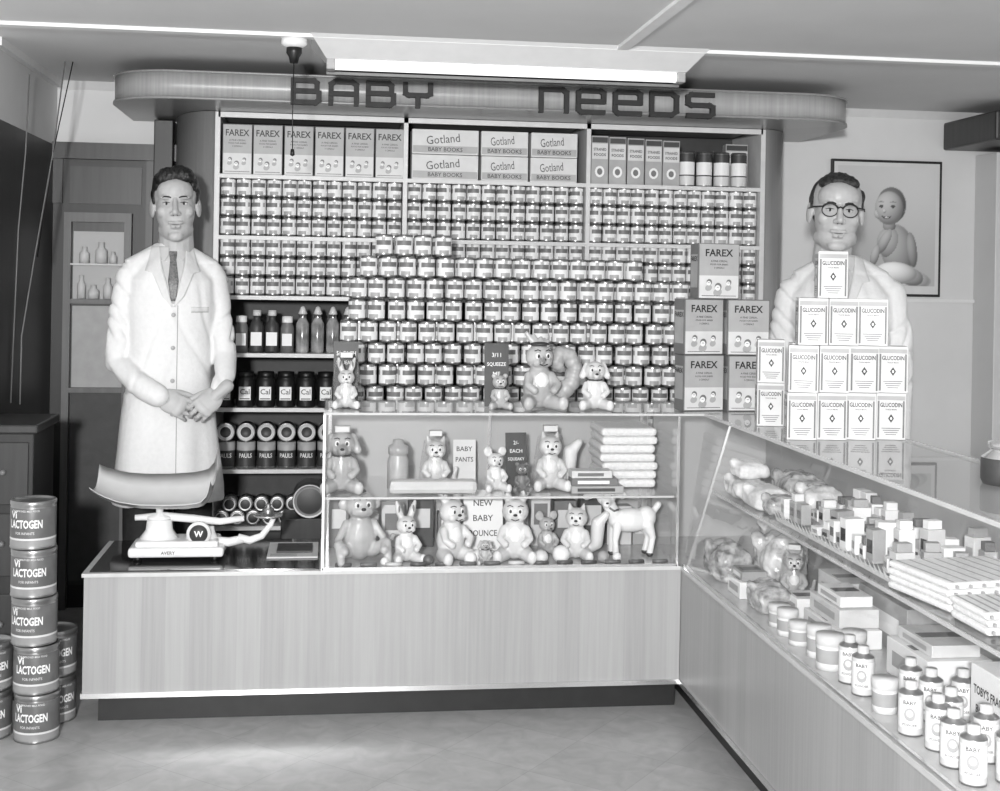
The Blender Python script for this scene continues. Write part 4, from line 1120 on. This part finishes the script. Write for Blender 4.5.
    if kind == 2:
        for s in (-1, 1):
            c = [(s*.031+.0240*math.cos(a), 0, ey+.000+.0190*math.sin(a)) for a in [2*math.pi*k/20 for k in range(21)]]
            b.tube([(x, -.098+abs(x)*.16, z) for x, _, z in c], .0017, M_ink, 6, H)
            b.tube([(s*.053,-.090,ey+.010),(s*.078,-.06,ey+.008),(s*.0875,.01,ey+.004),(s*.084,.03,ey-.01)], .0020, M_ink, 6, H)
            c2 = [(s*.031+.0245*math.cos(a), ey+.0195*math.sin(a)) for a in [math.pi*(.12+.76*k/8) for k in range(9)]]
            b.tube([(x, -.0985+abs(x)*.16, z) for x, z in c2], .0030, M_ink, 6, H)
        b.tube([(-.008,-.097,ey+.006),(0,-.101,ey+.010),(.008,-.097,ey+.006)], .0024, M_ink, 6, H)
    for (o, xd, zd, curl, side, sc, thin) in hands:
        gv, gf = hand_geo(curl, 1.0, side, thin); b.add(gv, gf, skin, True, W @ frame(o, xd, zd, sc))
    return b.finish()
torso1 = [(0,.0,.60,.205,.150),(0,0,.66,.202,.146),(0,.0,.80,.186,.136),(0,.0,.95,.168,.126),(0,.0,1.08,.152,.112),(0,.0,1.20,.150,.110),(0,.0,1.32,.162,.112),(0,.005,1.42,.158,.108),(0,.012,1.475,.118,.092),(0,.02,1.52,.076,.074),(0,.025,1.56,.060,.064)]
man('shopkeeper', (-.590, 4.89, 0), 10, (.008,-.020,1.694), 1.13, (-4,0,-2), 1,
    [((-.155,.012,1.430),.048),((-.182,.005,1.28),.048),((-.195,-.01,1.12),.044),((-.12,-.11,1.045),.041),((-.045,-.165,1.005),.037)],
    [((.155,.012,1.430),.048),((.180,0,1.29),.048),((.198,-.03,1.14),.043),((.190,-.11,1.07),.040),((.168,-.155,1.025),.036)],
    [((-.045,-.165,1.003),(.85,-.12,-.42),(.1,-1,.1),(18,35,25),1,1.05,25), ((.165,-.175,1.015),(-.72,-.18,-.62),(-.1,-1,.2),(30,40,30),-1,1.05,25)],
    M_skin, M_hair, torso1, (1.540, 1.335))
torso2 = [(0,.0,.60,.20,.15),(0,.0,.80,.190,.150),(0,.0,.95,.180,.145),(0,.0,1.08,.178,.14),(0,.0,1.20,.18,.14),(0,.0,1.32,.186,.135),(0,.005,1.41,.180,.122),(0,.012,1.47,.138,.102),(0,.02,1.52,.088,.080),(0,.025,1.555,.068,.068)]
man('shopkeeper', (1.855, 4.50, 0), -20, (-.020,-.03,1.708), 1.22, (4,2,3), 2,
    [((-.178,.012,1.415),.054),((-.208,.01,1.26),.054),((-.208,.02,1.12),.050),((-.195,-.02,.90),.042)],
    [((.178,.012,1.415),.054),((.208,.01,1.26),.054),((.215,.01,1.12),.050),((.205,-.04,.90),.042)],
    [((-.193,-.025,.885),(.02,-.12,-1),(-1,0,0),(15,20,15),-1,1.05,15), ((.203,-.045,.885),(-.02,-.12,-1),(1,0,0),(15,20,15),1,1.05,15)],
    M_skin2, M_hair2, torso2, (1.545, 1.34))

# ------------------------------------------------------------------ light, world, camera
w = bpy.data.worlds.new('World'); scene.world = w; w.use_nodes = True
w.node_tree.nodes['Background'].inputs[0].default_value = (1,1,1,1); w.node_tree.nodes['Background'].inputs[1].default_value = .76
ld = bpy.data.lights.new('flash_lamp', 'AREA'); ld.size = .22; ld.energy = 300; lo = bpy.data.objects.new('flash_lamp', ld); scene.collection.objects.link(lo)
lo.location = (-.45, -1.1, 1.75)
lo.rotation_euler = (Vector((.6,4.8,1.3))-Vector(lo.location)).to_track_quat('-Z', 'Y').to_euler()
a = math.radians(7.5); ro = .017
r0 = Vector((math.cos(a), -math.sin(a), 0)); u0 = Vector((0,0,1)); fw = Vector((math.sin(a), math.cos(a), 0))
rt = r0*math.cos(ro)+u0*math.sin(ro); up = u0*math.cos(ro)-r0*math.sin(ro)
cam = bpy.data.cameras.new('camera'); co = bpy.data.objects.new('camera', cam); scene.collection.objects.link(co)
co.matrix_world = Matrix(((rt.x,up.x,-fw.x,0),(rt.y,up.y,-fw.y,0),(rt.z,up.z,-fw.z,1.45),(0,0,0,1)))
cam.sensor_fit = 'HORIZONTAL'; cam.sensor_width = 36; cam.lens = 46.08; cam.shift_y = -.1175; cam.clip_start = .05
scene.camera = co
scene.view_settings.view_transform = 'Standard'
